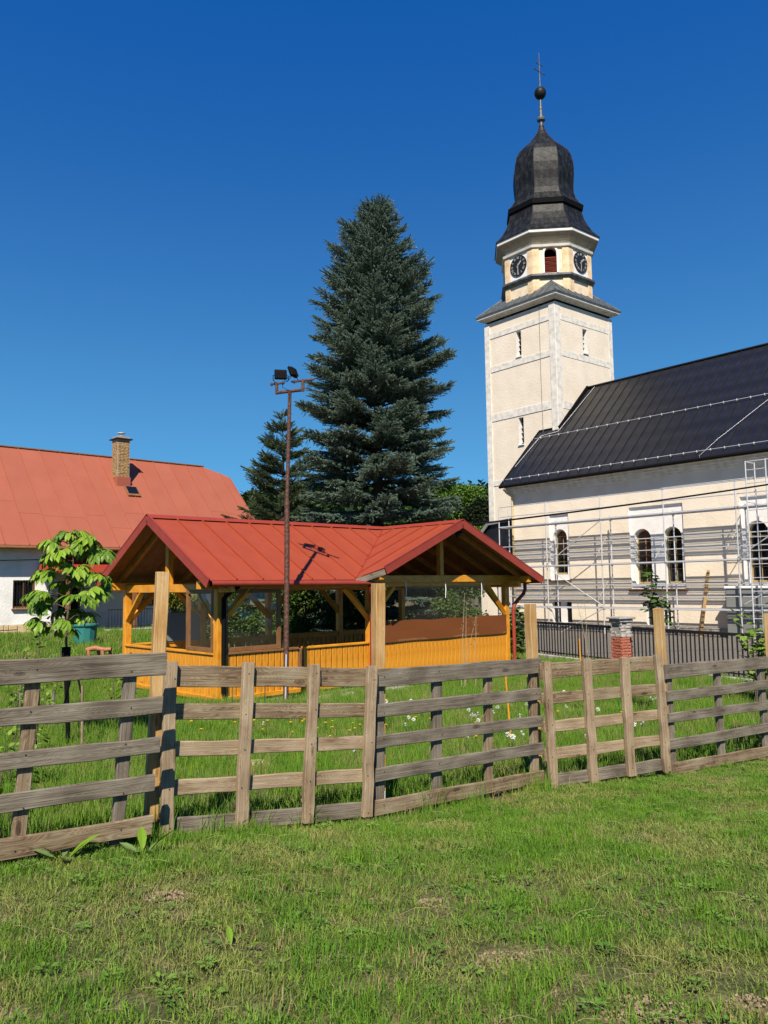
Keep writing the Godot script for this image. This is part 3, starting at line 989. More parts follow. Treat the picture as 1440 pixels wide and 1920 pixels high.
func frame_window(called: String, a: Vector3, b: Vector3, h0: float, h1: float, parent: Node) -> void:
	# fixed pane of clear film in a brown wooden frame, between two points on the wall line
	var d = (b - a).normalized()
	var m = MB.new()
	m.bar(a + v3(0, h0 + .04, 0), b + v3(0, h0 + .04, 0), .07, .08)
	m.bar(a + v3(0, h1 - .04, 0), b + v3(0, h1 - .04, 0), .07, .08)
	m.bar(a + d * .035 + v3(0, h0 + .08, 0), a + d * .035 + v3(0, h1 - .08, 0), .07, .07, d)
	m.bar(b - d * .035 + v3(0, h0 + .08, 0), b - d * .035 + v3(0, h1 - .08, 0), .07, .07, d)
	var f = part(called, m.mesh(), M.brown_stain, parent)
	m = MB.new()
	var n = d.cross(Vector3.UP)
	var p = a + d * .07
	var q = b - d * .07
	# thin sheet with faint ripples
	var k = 8
	for i in k:
		for j in 6:
			var pts = []
			for w in [[i, j], [i + 1, j], [i + 1, j + 1], [i, j + 1]]:
				var s: float = w[0] / float(k)
				var t: float = w[1] / 6.0
				pts.append(p.lerp(q, s) + v3(0, lerpf(h0 + .08, h1 - .08, t), 0) + n * (.006 * sin(s * 7.0 + t * 5.0) * sin(t * 9.0)))
			m.quad(pts[0], pts[1], pts[2], pts[3])
	part("clear_film", m.mesh(), M.film, f)

func parapet(pv: Node3D, a: Vector3, b: Vector3, step: float, bw: float, mt: Material, cap: Material, out: Vector3, boards: Array) -> void:
	var d = (b - a).normalized()
	var ln = (b - a).length()
	var m = MB.new()
	m.bar(a + v3(0, .26, 0), b + v3(0, .26, 0), .05, .1, Vector3.UP, .005)
	m.bar(a + v3(0, .96, 0), b + v3(0, .96, 0), .05, .09, Vector3.UP, .005)
	m.bar(a + v3(0, 1.03, 0) + out * .02, b + v3(0, 1.03, 0) + out * .02, .13, .045, Vector3.UP, .006)
	var pr = part("parapet", m.mesh(), cap, pv)
	var n = int(ln / step)
	var bz = Basis(d, Vector3.UP, d.cross(Vector3.UP))
	for i in n:
		var p = a + d * ((i + .5) * ln / n) + out * .042
		part("board", boards[(i * 7 + n) % boards.size()], mt, pr, Transform3D(bz * Basis(Vector3.BACK, rng.randf_range(-.004, .004)), p + v3(0, .6 + rng.randf_range(-.006, .006), 0)))

func make_pavilion() -> void:
	var pv = thing("garden_pavilion", "open timber garden pavilion with red seamed metal roof and orange board parapet", "pavilion", pavilion_frame())
	var Ls = 8.75
	var m = MB.new()
	m.box(T3(v3(4.4, -.04, -2.0)), v3(8.9, .22, 4.2), .02)
	part("floor_slab", m.mesh(), M.concrete, pv)
	# posts
	for q in [[0, 0, 0], [0, -4, 0], [8.75, 0, 0], [8.75, -4, 0], [3.9, 0, 1], [3.9, -4, 1], [6.3, -4, 1], [1.93, -4, 1], [1.93, 0, 2]]:
		var p = v3(q[0], 0, q[1])
		if q[2] == 2: beam("short_post", p + v3(0, .03, 0), p + v3(0, 1.02, 0), .1, .1, M.brown_stain, pv, Vector3.RIGHT)
		else: beam("post", p + v3(0, -.1, 0), p + v3(0, 2.3, 0), .15, .15, M.orange_wood, pv, Vector3.RIGHT)
	# plates
	var oh = .45
	for z in [0.0, -4.0]: beam("wall_plate", v3(-oh, 2.36, z), v3(Ls + oh, 2.36, z), .14, .17, M.orange_wood, pv)
	for x in [0.0, 3.9, 8.75]: beam("tie_beam", v3(x, 2.3, .5), v3(x, 2.3, -4.5), .13, .17, M.orange_wood, pv)
	for x in [.0, 1.95, 3.9]: beam("king_post", v3(x, 2.38, -2.0), v3(x, 3.62, -2.0), .13, .13, M.orange_wood, pv, Vector3.RIGHT)
	beam("ridge_beam", v3(-.42, 3.66, -2.0), v3(6.2, 3.66, -2.0), .12, .16, M.orange_wood, pv)
	beam("ridge_beam", v3(6.2, 3.66, .7), v3(6.2, 3.66, -4.7), .12, .16, M.orange_wood, pv)
	beam("wing_tie", v3(3.5, 2.45, .08), v3(8.95, 2.45, .08), .12, .17, M.orange_wood, pv)
	beam("king_post", v3(6.2, 2.5, .05), v3(6.2, 3.6, .05), .13, .13, M.orange_wood, pv, Vector3.RIGHT)
	beam("purlin_end", v3(3.62, 2.5, .75), v3(3.62, 2.5, -.4), .12, .15, M.orange_wood, pv)
	beam("purlin_end", v3(8.85, 2.42, .75), v3(8.85, 2.42, -4.0), .13, .17, M.orange_wood, pv)
	# knee braces
	for q in [[v3(0, 1.55, -4), v3(0, 2.25, -3.25)], [v3(0, 1.55, 0), v3(0, 2.25, -.75)], [v3(0, 1.55, -4), v3(.75, 2.28, -4)], [v3(0, 1.6, 0), v3(.7, 2.28, 0)], [v3(3.9, 1.55, 0), v3(3.15, 2.28, 0)], [v3(3.9, 1.55, 0), v3(4.65, 2.28, 0)], [v3(8.75, 1.5, 0), v3(8.0, 2.3, 0)], [v3(8.75, 1.5, 0), v3(8.75, 2.28, -.75)], [v3(3.9, 1.55, -4), v3(3.15, 2.28, -4)], [v3(3.9, 1.55, -4), v3(4.65, 2.28, -4)], [v3(1.93, 1.55, -4), v3(1.2, 2.28, -4)], [v3(1.93, 1.55, -4), v3(2.65, 2.28, -4)], [v3(6.3, 1.55, -4), v3(5.6, 2.28, -4)], [v3(3.9, 1.5, 0), v3(3.9, 2.25, -.75)]]:
		beam("knee_brace", q[0], q[1], .11, .13, M.orange_wood, pv, (q[1] - q[0]).cross(v3(1, .3, 1)))
	# parapets
	var bs = []
	for i in 7: bs.append(board_mesh(.13, .83, .022, i + 1))
	var bl = []
	for i in 5: bl.append(board_mesh(.104, .83, .022, i + 20))
	parapet(pv, v3(.08, 0, 0), v3(1.87, 0, 0), .14, .13, M.orange_wood, M.brown_stain, v3(0, 0, 1), bs)
	parapet(pv, v3(2.0, 0, 0), v3(3.82, 0, 0), .142, .13, M.orange_wood, M.orange_wood, v3(0, 0, 1), bs)
	parapet(pv, v3(3.98, 0, 0), v3(8.67, 0, 0), .14, .13, M.orange_wood, M.brown_stain, v3(0, 0, 1), bs)
	parapet(pv, v3(0, 0, -3.92), v3(0, 0, -.08), .109, .104, M.orange_wood, M.orange_wood, v3(-1, 0, 0), bl)
	parapet(pv, v3(8.67, 0, -4), v3(.08, 0, -4), .165, .13, M.orange_wood, M.orange_wood, v3(0, 0, -1), bs)
	parapet(pv, v3(8.75, 0, -.08), v3(8.75, 0, -3.92), .165, .13, M.orange_wood, M.orange_wood, v3(1, 0, 0), bs)
	beam("skirting", v3(.0, .17, .07), v3(8.75, .17, .07), .03, .09, M.orange_wood, pv)
	beam("skirting", v3(-.07, .17, .05), v3(-.07, .17, -3.95), .03, .09, M.orange_wood, pv)
	# glazing
	frame_window("film_window", v3(.1, 0, .03), v3(1.42, 0, .03), 1.06, 2.27, pv)
	frame_window("film_window", v3(-.05, 0, -1.12), v3(-.05, 0, -.08), 1.06, 2.27, pv)
	m = MB.new()
	m.quad(v3(5.0, 1.45, .02), v3(8.0, 1.45, .02), v3(8.0, 2.3, .02), v3(5.0, 2.3, .02))
	part("clear_film", m.mesh(), M.film, pv)
	m = MB.new()
	m.quad(v3(.9, 1.06, -3.93), v3(1.85, 1.06, -3.93), v3(1.85, 1.72, -3.93), v3(.9, 1.72, -3.93))
	part("grey_film", m.mesh(), M.grey_metal, pv)
	# brown tarpaulin along the wing, with sagging top hem
	m = MB.new()
	for i in 24:
		var s0 = 3.98 + i * 4.7 / 24
		var s1 = s0 + 4.7 / 24
		for j in 4:
			var pts = []
			for w in [[s0, j], [s1, j], [s1, j + 1], [s0, j + 1]]:
				var t: float = w[1] / 4.0
				var top: float = 1.5 - .02 * sin((w[0] - 3.98) / 4.7 * PI) + .012 * sin(w[0] * 5.1)
				pts.append(v3(w[0], lerpf(1.0, top, t), .085 + .012 * sin(w[0] * 3.3 + t * 2.0) * (1.0 - absf(t - .5))))
			m.quad(pts[0], pts[1], pts[2], pts[3])
	part("tarpaulin", m.mesh(), M.tarp, pv)
	for s in [4.9, 6.25, 7.6]:
		m = MB.new()
		m.tube([v3(s, 2.38, .16), v3(s + .01, 2.2, .17), v3(s - .01, 1.98, .17)], [.01, .012, .008], 5)
		part("tie_strap", m.mesh(), M.white_paint, pv)
	make_pavilion_roof(pv)
	# drainage
	m = MB.new()
	m.tube([v3(-.5, 2.38, .56), v3(3.55, 2.36, .56)], [.055, .055], 10)
	part("gutter", m.mesh(), M.red_fascia, pv)
	m = MB.new()
	m.tube([v3(.1, 2.33, .55), v3(.06, 2.2, .3), v3(.02, 2.1, .16), v3(.02, .3, .16), v3(.05, .12, .2), v3(.3, .06, .34)], [.045, .045, .045, .045, .045, .045], 8)
	part("downpipe", m.mesh(), M.black, pv).set_meta("label", "black plastic downpipe at the pavilion corner")
	m = MB.new()
	m.tube([v3(3.45, 2.3, .56), v3(3.5, 2.15, .5), v3(3.65, 2.0, .35), v3(3.8, 1.85, .2), v3(3.8, .1, .16)], [.05, .055, .055, .05, .05], 8)
	part("downpipe", m.mesh(), M.red_fascia, pv)
	m = MB.new()
	m.tube([v3(9.38, 2.36, .75), v3(9.38, 2.35, -4.75)], [.055, .055], 8)
	part("gutter", m.mesh(), M.red_fascia, pv)
	m = MB.new()
	m.tube([v3(9.36, 2.32, .2), v3(9.36, 2.14, .2), v3(9.28, 2.02, .2), v3(9.05, 1.86, .18), v3(8.93, 1.74, .16), v3(8.91, 1.6, .14), v3(8.91, .1, .14)], [.05, .05, .05, .05, .05, .05, .05], 10)
	part("downpipe", m.mesh(), M.red_fascia, pv)
	# dome camera under the gable peak
	var cam = thing("dome_camera", "small black dome camera under the peak of the pavilion gable", "camera", pavilion_frame() * T3(v3(6.2, 3.52, .68)))
	m = MB.new()
	var pr = []
	for i in 8:
		var t = PI / 2 * i / 7
		pr.append(Vector2(.085 * sin(t) + .001, -.085 * cos(t)))
	m.lathe(pr, 14, 0, Vector3.ZERO, false)
	part("dome", m.mesh(), M.dark_glass, cam)
	m = MB.new()
	m.lathe([Vector2(.085, 0), Vector2(.095, .02), Vector2(.095, .06), Vector2(.001, .07)], 14, 0, Vector3.ZERO, false)
	part("housing", m.mesh(), M.black, cam)
	# tables
	for q in [[2.2, -2.2], [5.4, -2.3], [7.3, -1.6]]:
		var t = thing("picnic_table", "dark wooden table with two benches inside the pavilion", "table", pavilion_frame() * T3(v3(q[0], .07, q[1])), "tables inside the pavilion")
		for k in 4: beam("top_board", v3(-.9, .74, -.27 + k * .18), v3(.9, .74, -.27 + k * .18), .165, .035, M.brown_stain, t)
		for s in [-1, 1]:
			beam("bench", v3(-.9, .45, s * .68), v3(.9, .45, s * .68), .26, .04, M.brown_stain, t)
			for e in [-.65, .65]: beam("leg", v3(e, 0, s * .55), v3(e, .72, s * .2), .08, .05, M.brown_stain, t)
			beam("cross_bar", v3(s * .65, .42, -.8), v3(s * .65, .42, .8), .05, .08, M.brown_stain, t)

const RS := .552
const WS := .445
func mp(s: float, t: float, off := 0.0) -> Vector3: return v3(s, 2.44 + RS * ((t if t <= 2.0 else 4.0 - t) + .5) + off, -t)
func wp(s: float, t: float, off := 0.0) -> Vector3: return v3(s, 3.82 - WS * absf(s - 6.2) + off, -t)

func sheet(parent: Node, pts: Array) -> void:
	var m = MB.new()
	m.poly(pts)
	var low = pts.map(func(p): return p - v3(0, .02, 0))
	low.reverse()
	m.poly(low)
	part("roof_sheet", m.mesh(), M.red_roof, parent)

func seam(parent: Node, a: Vector3, b: Vector3) -> void:
	var m = MB.new()
	m.bar(a + v3(0, .018, 0), b + v3(0, .018, 0), .022, .04)
	part("seam", m.mesh(), M.red_roof, parent)

func make_pavilion_roof(pv: Node3D) -> void:
	# lining boards under the metal
	var m = MB.new()
	m.poly([mp(-.48, -.45, -.07), mp(-.48, 2, -.07), mp(6.2, 2, -.07), mp(3.06, -.45, -.07)])
	m.poly([mp(-.48, 2, -.07), mp(-.48, 4.45, -.07), mp(3.06, 4.45, -.07), mp(6.2, 2, -.07)])
	m.poly([wp(3.7, -.76, -.07), wp(3.1, -.45, -.07), wp(6.2, 2, -.07), wp(6.2, -.76, -.07)])
	m.poly([wp(6.2, 2, -.07), wp(3.1, 4.45, -.07), wp(3.1, 4.75, -.07), wp(6.2, 4.75, -.07)])
	m.poly([wp(6.2, -.76, -.07), wp(6.2, 4.75, -.07), wp(9.26, 4.75, -.07), wp(9.26, -.76, -.07)])
	var roof = part("roof", m.mesh(), M.brown_stain, pv)
	var tmin = func(s: float) -> float: return -.5 if s <= 3.06 else -.5 + (s - 3.06) * 2.5 / 3.14
	var smin = func(t: float) -> float:
		if t < -.5: return 3.3 + (-.5 - t) * 1.3
		if t <= 2.0: return 3.06 + (t + .5) * 3.14 / 2.5
		return 6.2 - (t - 2.0) * 3.14 / 2.5 if t < 4.5 else 3.06
	var s = -.5
	while s < 6.15:
		var e = minf(s + .6, 6.2)
		for back in [false, true]:
			var fix = func(t: float) -> float: return 4.0 - t if back else t
			var pts = [mp(s, fix.call(tmin.call(s)), 0), mp(e, fix.call(tmin.call(e)), 0), mp(e, 2, 0), mp(s, 2, 0)]
			if s < 3.06 and e > 3.06: pts.insert(1, mp(3.06, fix.call(-.5), 0))
			if back: pts.reverse()
			sheet(roof, pts)
			if s > -.4: seam(roof, mp(s, fix.call(tmin.call(s)), 0), mp(s, 2, 0))
		s = e
	var t = -.8
	while t < 4.79:
		var e = minf(t + .56, 4.8)
		var pts = [wp(smin.call(e), e), wp(smin.call(t), t), wp(6.2, t), wp(6.2, e)]
		if t < -.5 and e > -.5:
			pts.insert(1, wp(3.06, -.5)); pts.insert(2, wp(3.3, -.5))
		if t < 2.0 and e > 2.0: pts.insert(1, wp(6.2, 2.0))
		if t < 4.5 and e > 4.5: pts.insert(1, wp(3.06, 4.5))
		sheet(roof, pts)
		if t > -.7 and smin.call(t) < 6.0: seam(roof, wp(smin.call(t), t), wp(6.2, t))
		sheet(roof, [wp(6.2, t), wp(9.3, t), wp(9.3, e), wp(6.2, e)])
		if t > -.7: seam(roof, wp(6.2, t), wp(9.3, t))
		t = e
	# ridge caps, valleys, verges
	for q in [[v3(-.5, 3.835, -2), v3(6.2, 3.835, -2)], [v3(6.2, 3.835, .8), v3(6.2, 3.835, -4.8)]]:
		m = MB.new()
		var x: Vector3 = (q[1] - q[0]).normalized()
		var z = x.cross(Vector3.UP)
		for sg in [-1.0, 1.0]:
			var o: Vector3 = z * .14 * sg - v3(0, .055, 0)
			if sg > 0: m.quad(q[0] + o, q[1] + o, q[1] + v3(0, .03, 0), q[0] + v3(0, .03, 0))
			else: m.quad(q[1] + o, q[0] + o, q[0] + v3(0, .03, 0), q[1] + v3(0, .03, 0))
		part("ridge_cap", m.mesh(), M.red_fascia, roof)
	m = MB.new()
	m.bar(wp(3.06, -.5, .012), wp(6.2, 2, .012), .03, .012)
	part("valley_fold", m.mesh(), M.red_fascia, roof)
	for q in [[mp(-.52, -.5), mp(-.52, 2.0)], [mp(-.52, 2.0), mp(-.52, 4.5)], [wp(3.66, -.82), wp(6.2, -.82)], [wp(6.2, -.82), wp(9.32, -.82)], [wp(3.05, 4.82), wp(6.2, 4.82)], [wp(6.2, 4.82), wp(9.32, 4.82)]]:
		m = MB.new()
		m.bar(q[0] + v3(0, -.055, 0), q[1] + v3(0, -.055, 0), .03, .19)
		m.bar(q[0] + v3(0, .047, 0), q[1] + v3(0, .047, 0), .045, .014)
		part("verge_board", m.mesh(), M.red_fascia, roof)
	m = MB.new()
	m.bar(v3(-.5, 2.4, .49), v3(3.1, 2.4, .49), .02, .07)
	part("eaves_strip", m.mesh(), M.red_fascia, roof)
	m = MB.new()
	m.bar(v3(3.06, 2.38, .47), wp(3.66, -.8, -.09), .03, .12)
	part("eaves_strip", m.mesh(), M.grey_wood, roof)
	m = MB.new()
	m.bar(v3(9.29, 2.4, .8), v3(9.29, 2.4, -4.8), .02, .07)
	part("eaves_strip", m.mesh(), M.red_fascia, roof)
	# rafters
	for k in 6:
		for sg in [0, 1]:
			var sx = -.1 + k * .8
			if sg == 0: beam("rafter", mp(sx, maxf(-.42, tmin.call(sx)), -.14), mp(sx, 2, -.14), .08, .13, M.honey_wood, roof)
			else: beam("rafter", mp(sx, 4.42, -.14), mp(sx, 2.0, -.14), .08, .13, M.honey_wood, roof)
	for k in 7:
		var tt = -.45 + k * .85
		beam("rafter", wp(9.2, tt, -.14), wp(6.2, tt, -.14), .08, .13, M.honey_wood, roof)
		if smin.call(tt) < 5.6: beam("rafter", wp(smin.call(tt) + .1, tt, -.14), wp(6.2, tt, -.14), .08, .13, M.honey_wood, roof)

# ---------------------------------------------------------------- lamp post
func make_lamp_post() -> void:
	var lp = thing("floodlight_post", "rusty steel pole with two black floodlights standing before the pavilion", "lamp post", T3(v3(-1.885, .05, -15.2)))
	var m = MB.new()
	m.tube([v3(0, -.1, 0), v3(.03, 2.7, 0), v3(.035, 3.85, 0), v3(.036, 3.86, 0), v3(.095, 6.02, 0)], [.052, .05, .049, .038, .035], 12)
	m.tube([v3(.035, 3.8, 0), v3(.036, 3.9, 0)], [.054, .054], 12)
	part("pole", m.mesh(), M.rust, lp)
	var e = v3(.932, 0, .361)
	var c = v3(.095, 6.02, 0)
	m = MB.new()
	m.tube([c - e * .3, c + e * .3], [.032, .032], 10)
	m.tube([c - e * .285 + v3(0, -.03, 0), c - e * .285 + v3(0, .17, 0)], [.031, .031], 10)
	m.tube([c + e * .285 + v3(0, -.03, 0), c + e * .285 + v3(0, .17, 0)], [.031, .031], 10)
	part("crossarm", m.mesh(), M.rust, lp)
	for q in [[-.43, -.12], [.04, .52]]:
		m = MB.new()
		m.bar(c + e * q[0] + v3(0, .18, 0), c + e * q[1] + v3(0, .18, 0), .045, .035, Vector3.UP, .004)
		var r = part("mounting_rail", m.mesh(), M.rust, lp)
		for k in 3:
			m = MB.new()
			m.tube([c + e * lerpf(q[0], q[1], .12 + k * .38) + v3(0, .14, .0), c + e * lerpf(q[0], q[1], .12 + k * .38) + v3(0, .21, .0)], [.011, .011], 6)
			part("bolt", m.mesh(), M.black, r)
	for q in [[-.2, .35, 0.2, -.18], [.06, .37, 1.25, -.35]]:
		var f = Transform3D(Basis(Vector3.UP, q[2]) * Basis(Vector3.RIGHT, q[3]), c + e * q[0] + v3(0, q[1], 0))
		m = MB.new()
		m.box(f, v3(.24, .2, .05), .012)
		for k in 7: m.box(f * T3(v3(-.1 + k * .033, -.01, .04)), v3(.008, .16, .04))
		var h = part("floodlight", m.mesh(), M.black, lp)
		m = MB.new()
		m.box(f * T3(v3(0, 0, -.028)), v3(.23, .18, .006))
		part("lens", m.mesh(), M.dark_glass, h)
		m = MB.new()
		for s in [-1, 1]: m.tube([f * v3(s * .145, -.02, 0), f * v3(s * .145, -.12, .0), c + e * (q[0] + s * .11) + v3(0, .2, 0)], [.008, .008, .008], 5)
		m.tube([f * v3(-.15, -.02, 0), f * v3(.15, -.02, 0)], [.007, .007], 5)
		part("bracket", m.mesh(), M.black, h)
	m = MB.new()
	m.tube([c + e * .0 + v3(0, .3, .02), c + e * -.1 + v3(0, .22, .04), c + e * -.16 + v3(0, .09, .04), c + v3(0, .0, .04), c + v3(-.005, -.2, .036)], [.006, .006, .006, .006, .006], 5)
	part("cable", m.mesh(), M.black, lp)
	m = MB.new()
	m.tube([v3(.02, 1.0, .06), v3(.0, -.1, .07)], [.018, .018], 6)
	part("conduit", m.mesh(), M.galv, lp)

# ---------------------------------------------------------------- house
func house_frame() -> Transform3D:
	var f = pavilion_frame()
	f.origin = v3(-13.69, 0, -33.0)
	return f

func hp(s: float, t: float, off := 0.0) -> Vector3:
	var r = 4.62 / 4.6
	return v3(s, 4.12 + r * (t + .6) + off, -t)

func make_house() -> void:
	var hs = thing("farmhouse", "long white house with faded red roof, brick chimney and half-hipped gable", "house", house_frame())
	var m = MB.new()
	var win = [-1.52, -.66, 1.6, 2.72]
	cells(m, -12, 0, .3, 4.3, [win, [-6.5, -5.4, 1.5, 2.8]])
	m.quad(v3(0, .3, 0), v3(0, .3, -2.0), v3(0, 4.3, -2.0), v3(0, 4.3, 0))
	cells(m, 0, 10.2, .3, 4.6, [[1.0, 2.0, .6, 2.7], [4.5, 5.6, 1.5, 2.7]], T3(v3(0, 0, -2.0)))
	m.quad(v3(10.2, .3, -2.0), v3(10.2, .3, -8.0), v3(10.2, 6.5, -6.5), v3(10.2, 6.5, -2.0))
	m.quad(v3(10.2, .3, -8), v3(-12, .3, -8), v3(-12, 4.3, -8), v3(10.2, 4.3, -8))
	var wall = part("wall", m.mesh(), M.house_white, hs)
	for w in [[win, 0.0], [[-6.5, -5.4, 1.5, 2.8], 0.0], [[1.0, 2.0, .6, 2.7], -2.0], [[4.5, 5.6, 1.5, 2.7], -2.0]]:
		var r: Array = w[0]
		var f = T3(v3(0, 0, w[1]))
		m = MB.new()
		reveal(m, r, 0, -.16, f)
		part("window_reveal", m.mesh(), M.house_white, wall)
		m = MB.new()
		var cx: float = (r[0] + r[1]) * .5
		var cy: float = (r[2] + r[3]) * .5
		var ww: float = r[1] - r[0]
		var hh: float = r[3] - r[2]
		for e in [-1, 1]:
			m.box(f * T3(v3(cx + e * (ww * .5 - .035), cy, -.1)), v3(.07, hh, .08))
			m.box(f * T3(v3(cx, cy + e * (hh * .5 - .035), -.1)), v3(ww, .07, .08))
		m.box(f * T3(v3(cx, cy, -.1)), v3(.05, hh, .05))
		var fr = part("window", m.mesh(), M.brown_stain, hs)
		m = MB.new()
		m.quad(f * v3(r[0], r[2], -.13), f * v3(r[1], r[2], -.13), f * v3(r[1], r[3], -.13), f * v3(r[0], r[3], -.13))
		part("pane", m.mesh(), M.dark_glass, fr)
		if w[1] == 0.0:
			for k in 8:
				m = MB.new()
				m.tube([f * v3(r[0] + ww * (k + .5) / 8, r[2], -.02), f * v3(r[0] + ww * (k + .5) / 8, r[3], -.02)], [.009, .009], 5)
				part("grille_bar", m.mesh(), M.iron, fr)
			m = MB.new()
			m.box(f * T3(v3(cx, r[2] - .03, .04)), v3(ww + .1, .05, .14))
			part("sill", m.mesh(), M.brown_stain, fr)
	# stone plinth, block by block
	var pl = part("plinth", plinth_base(), M.mortar, hs)
	var st = RandomNumberGenerator.new()
	st.seed = 5
	var x = -6.0
	while x < -.1:
		var w = minf(st.randf_range(.14, .4), -x - .02)
		var two = st.randf() < .6
		for q in ([[.62, .2], [.83, .2]] if two else [[.725, .41]]):
			m = MB.new()
			m.box(T3(v3(x + w * .5, q[0] + .02, .045)), v3(w - .02, q[1] - .02, st.randf_range(.05, .075)), .015)
			part("stone", m.mesh(), M.sandstone, pl)
		x += w
	# roof sheets
	m = MB.new()
	m.poly([hp(-12.3, -.6, -.04), hp(10.5, -.6, -.04), hp(10.5, 3.48, -.04), hp(9.25, 4.0, -.04), hp(-12.3, 4, -.04)])
	m.poly([v3(10.5, 4.1, -8.6), v3(-12.3, 4.1, -8.6), v3(-12.3, 8.7, -4), v3(9.25, 8.7, -4), v3(10.5, 8.18, -4.52)])
	m.tri(hp(10.5, 3.48, -.03), v3(10.5, 8.18, -4.52), v3(9.25, 8.71, -4))
	m.poly([hp(10.3, -.4, -.12), v3(10.3, 4.2, -8.4), v3(10.3, 8.1, -4.52), hp(10.3, 3.4, -.12)])
	var roof = part("roof", m.mesh(), M.house_roof, hs)
	var k = 0
	var s = -12.3
	var rr = RandomNumberGenerator.new()
	rr.seed = 8
	while s < 10.45:
		var e = minf(s + .93, 10.5)
		var cuts = [-.62]
		var t = -.62 + rr.randf_range(.8, 2.0)
		while t < 3.4:
			cuts.append(t)
			t += 1.95
		var top0 = 4.0 if s < 9.25 else lerpf(4.0, 3.48, (s - 9.25) / 1.25)
		var top1 = 4.0 if e < 9.25 else lerpf(4.0, 3.48, (e - 9.25) / 1.25)
		for i in cuts.size():
			var a: float = cuts[i]
			m = MB.new()
			var z = .002 + .012 * (i % 2) + .003 * (k % 3)
			var b0: float = cuts[i + 1] + .03 if i + 1 < cuts.size() else top0
			var b1: float = cuts[i + 1] + .03 if i + 1 < cuts.size() else top1
			var q = [hp(s + .004, a, z), hp(e - .004, a, z), hp(e - .004, b1, z), hp(s + .004, b0, z)]
			m.quad(q[0], q[1], q[2], q[3])
			for w in 4:
				var j = (w + 1) % 4
				m.quad(q[w] - v3(0, .02, 0), q[j] - v3(0, .02, 0), q[j], q[w])
			part("roof_sheet", m.mesh(), [M.house_roof, M.house_roof_b, M.house_roof, M.house_roof_c][rr.randi() % 4], roof)
			k += 1
		if s > -12:
			m = MB.new()
			m.bar(hp(s, -.62, .03), hp(s, top0, .03), .022, .045)
			part("seam", m.mesh(), M.house_roof, roof)
		s = e
	m = MB.new()
	m.bar(v3(-12.3, 8.76, -4), v3(9.25, 8.76, -4), .18, .05)
	part("ridge_cap", m.mesh(), M.brown_stain, roof)
	m = MB.new()
	m.bar(hp(10.52, -.6, -.06), hp(10.52, 3.48, -.06), .04, .16)
	part("verge_board", m.mesh(), M.house_roof, roof)
	m = MB.new()
	m.tube([hp(-12.3, -.66, -.06), hp(10.5, -.66, -.06)], [.07, .07], 8)
	part("gutter", m.mesh(), M.brown_stain, roof)
	m = MB.new()
	m.quad(v3(-12.3, 4.05, -.0), v3(10.5, 4.05, -.0), v3(10.5, 3.98, .58), v3(-12.3, 3.98, .58))
	part("soffit", m.mesh(), M.brown_stain, roof)
	# skylight
	m = MB.new()
	m.box(Transform3D(Basis(Vector3.RIGHT, atan2(4.62, 4.6)), hp(4.4, 2.08, .06)), v3(.62, .12, .66), .01)
	var sl = part("skylight", m.mesh(), M.brown_stain, roof)
	m = MB.new()
	m.box(Transform3D(Basis(Vector3.RIGHT, atan2(4.62, 4.6)), hp(4.4, 2.08, .145)), v3(.5, .01, .52))
	part("pane", m.mesh(), M.dark_glass, sl)
	# chimney of clinker bricks
	m = MB.new()
	m.box(T3(v3(4.1, 8.4, -2.75)), v3(.6, 2.3, .6))
	var cp = part("chimney", m.mesh(), M.mortar, hs)
	var bk = MB.new()
	bk.box(Transform3D.IDENTITY, v3(.2, .062, .03), .006)
	var bm = bk.mesh()
	for face in 4:
		var fb = Basis(Vector3.UP, face * PI / 2)
		for row in 27:
			var y = 7.35 + row * .0745
			if (face == 2): continue
			for q in 3:
				var off = -.205 + q * .205 + (.05 if row % 2 == 0 else -.05)
				var w = 1.0
				if absf(off) > .2:
					w = .62
					off -= signf(off) * .045
				part("brick", bm, M.clinker, cp, Transform3D(fb, v3(4.1, y, -2.75)) * Transform3D(Basis.from_scale(v3(w, 1, 1)), v3(off, 0, .3 + rng.randf_range(0, .006))))
	m = MB.new()
	m.box(T3(v3(4.1, 7.35, -2.75)), v3(.72, .5, .72), .02)
	part("flashing", m.mesh(), M.house_roof, cp)
	m = MB.new()
	m.box(T3(v3(4.1, 9.42, -2.75)), v3(.82, .06, .82), .01)
	part("cap", m.mesh(), M.iron, cp)
	m = MB.new()
	m.tube([v3(4.1, 9.44, -2.75), v3(4.1, 9.7, -2.75)], [.1, .1], 12)
	m.lathe([Vector2(.1, 9.55), Vector2(.17, 9.6), Vector2(.1, 9.63)], 12, 0, v3(4.1, 0, -2.75), false)
	m.lathe([Vector2(.2, 9.72), Vector2(.2, 9.75), Vector2(.001, 9.8)], 12, 0, v3(4.1, 0, -2.75), false)
	part("flue", m.mesh(), M.galv, cp)
	# porch: lean-to red roof over the recessed entrance
	m = MB.new()
	m.quad(v3(-.9, 3.0, 1.0), v3(5.8, 3.0, 1.0), v3(5.8, 3.75, -.4), v3(-.3, 3.75, -.4))
	m.tri(v3(-.9, 3.0, 1.0), v3(-.3, 3.75, -.4), v3(-.3, 3.0, -.4))
	var po = part("porch_roof", m.mesh(), M.red_fascia, hs)
	m = MB.new()
	m.quad(v3(-.3, 3.74, -.4), v3(5.8, 3.74, -.4), v3(5.8, 4.4, -.4), v3(-.3, 4.4, -.4))
	part("porch_fascia", m.mesh(), M.brown_stain, po)
	for sx in [.35, 3.2, 5.7]:
		m = MB.new()
		m.box(T3(v3(sx, 1.7, .85)), v3(.16, 2.7, .16), .01)
		part("porch_post", m.mesh(), M.brown_stain, hs)
	m = MB.new()
	m.box(T3(v3(.25, .9, .35)), v3(.4, 1.0, .4), .02)
	part("porch_pier", m.mesh(), M.concrete, hs)
	m = MB.new()
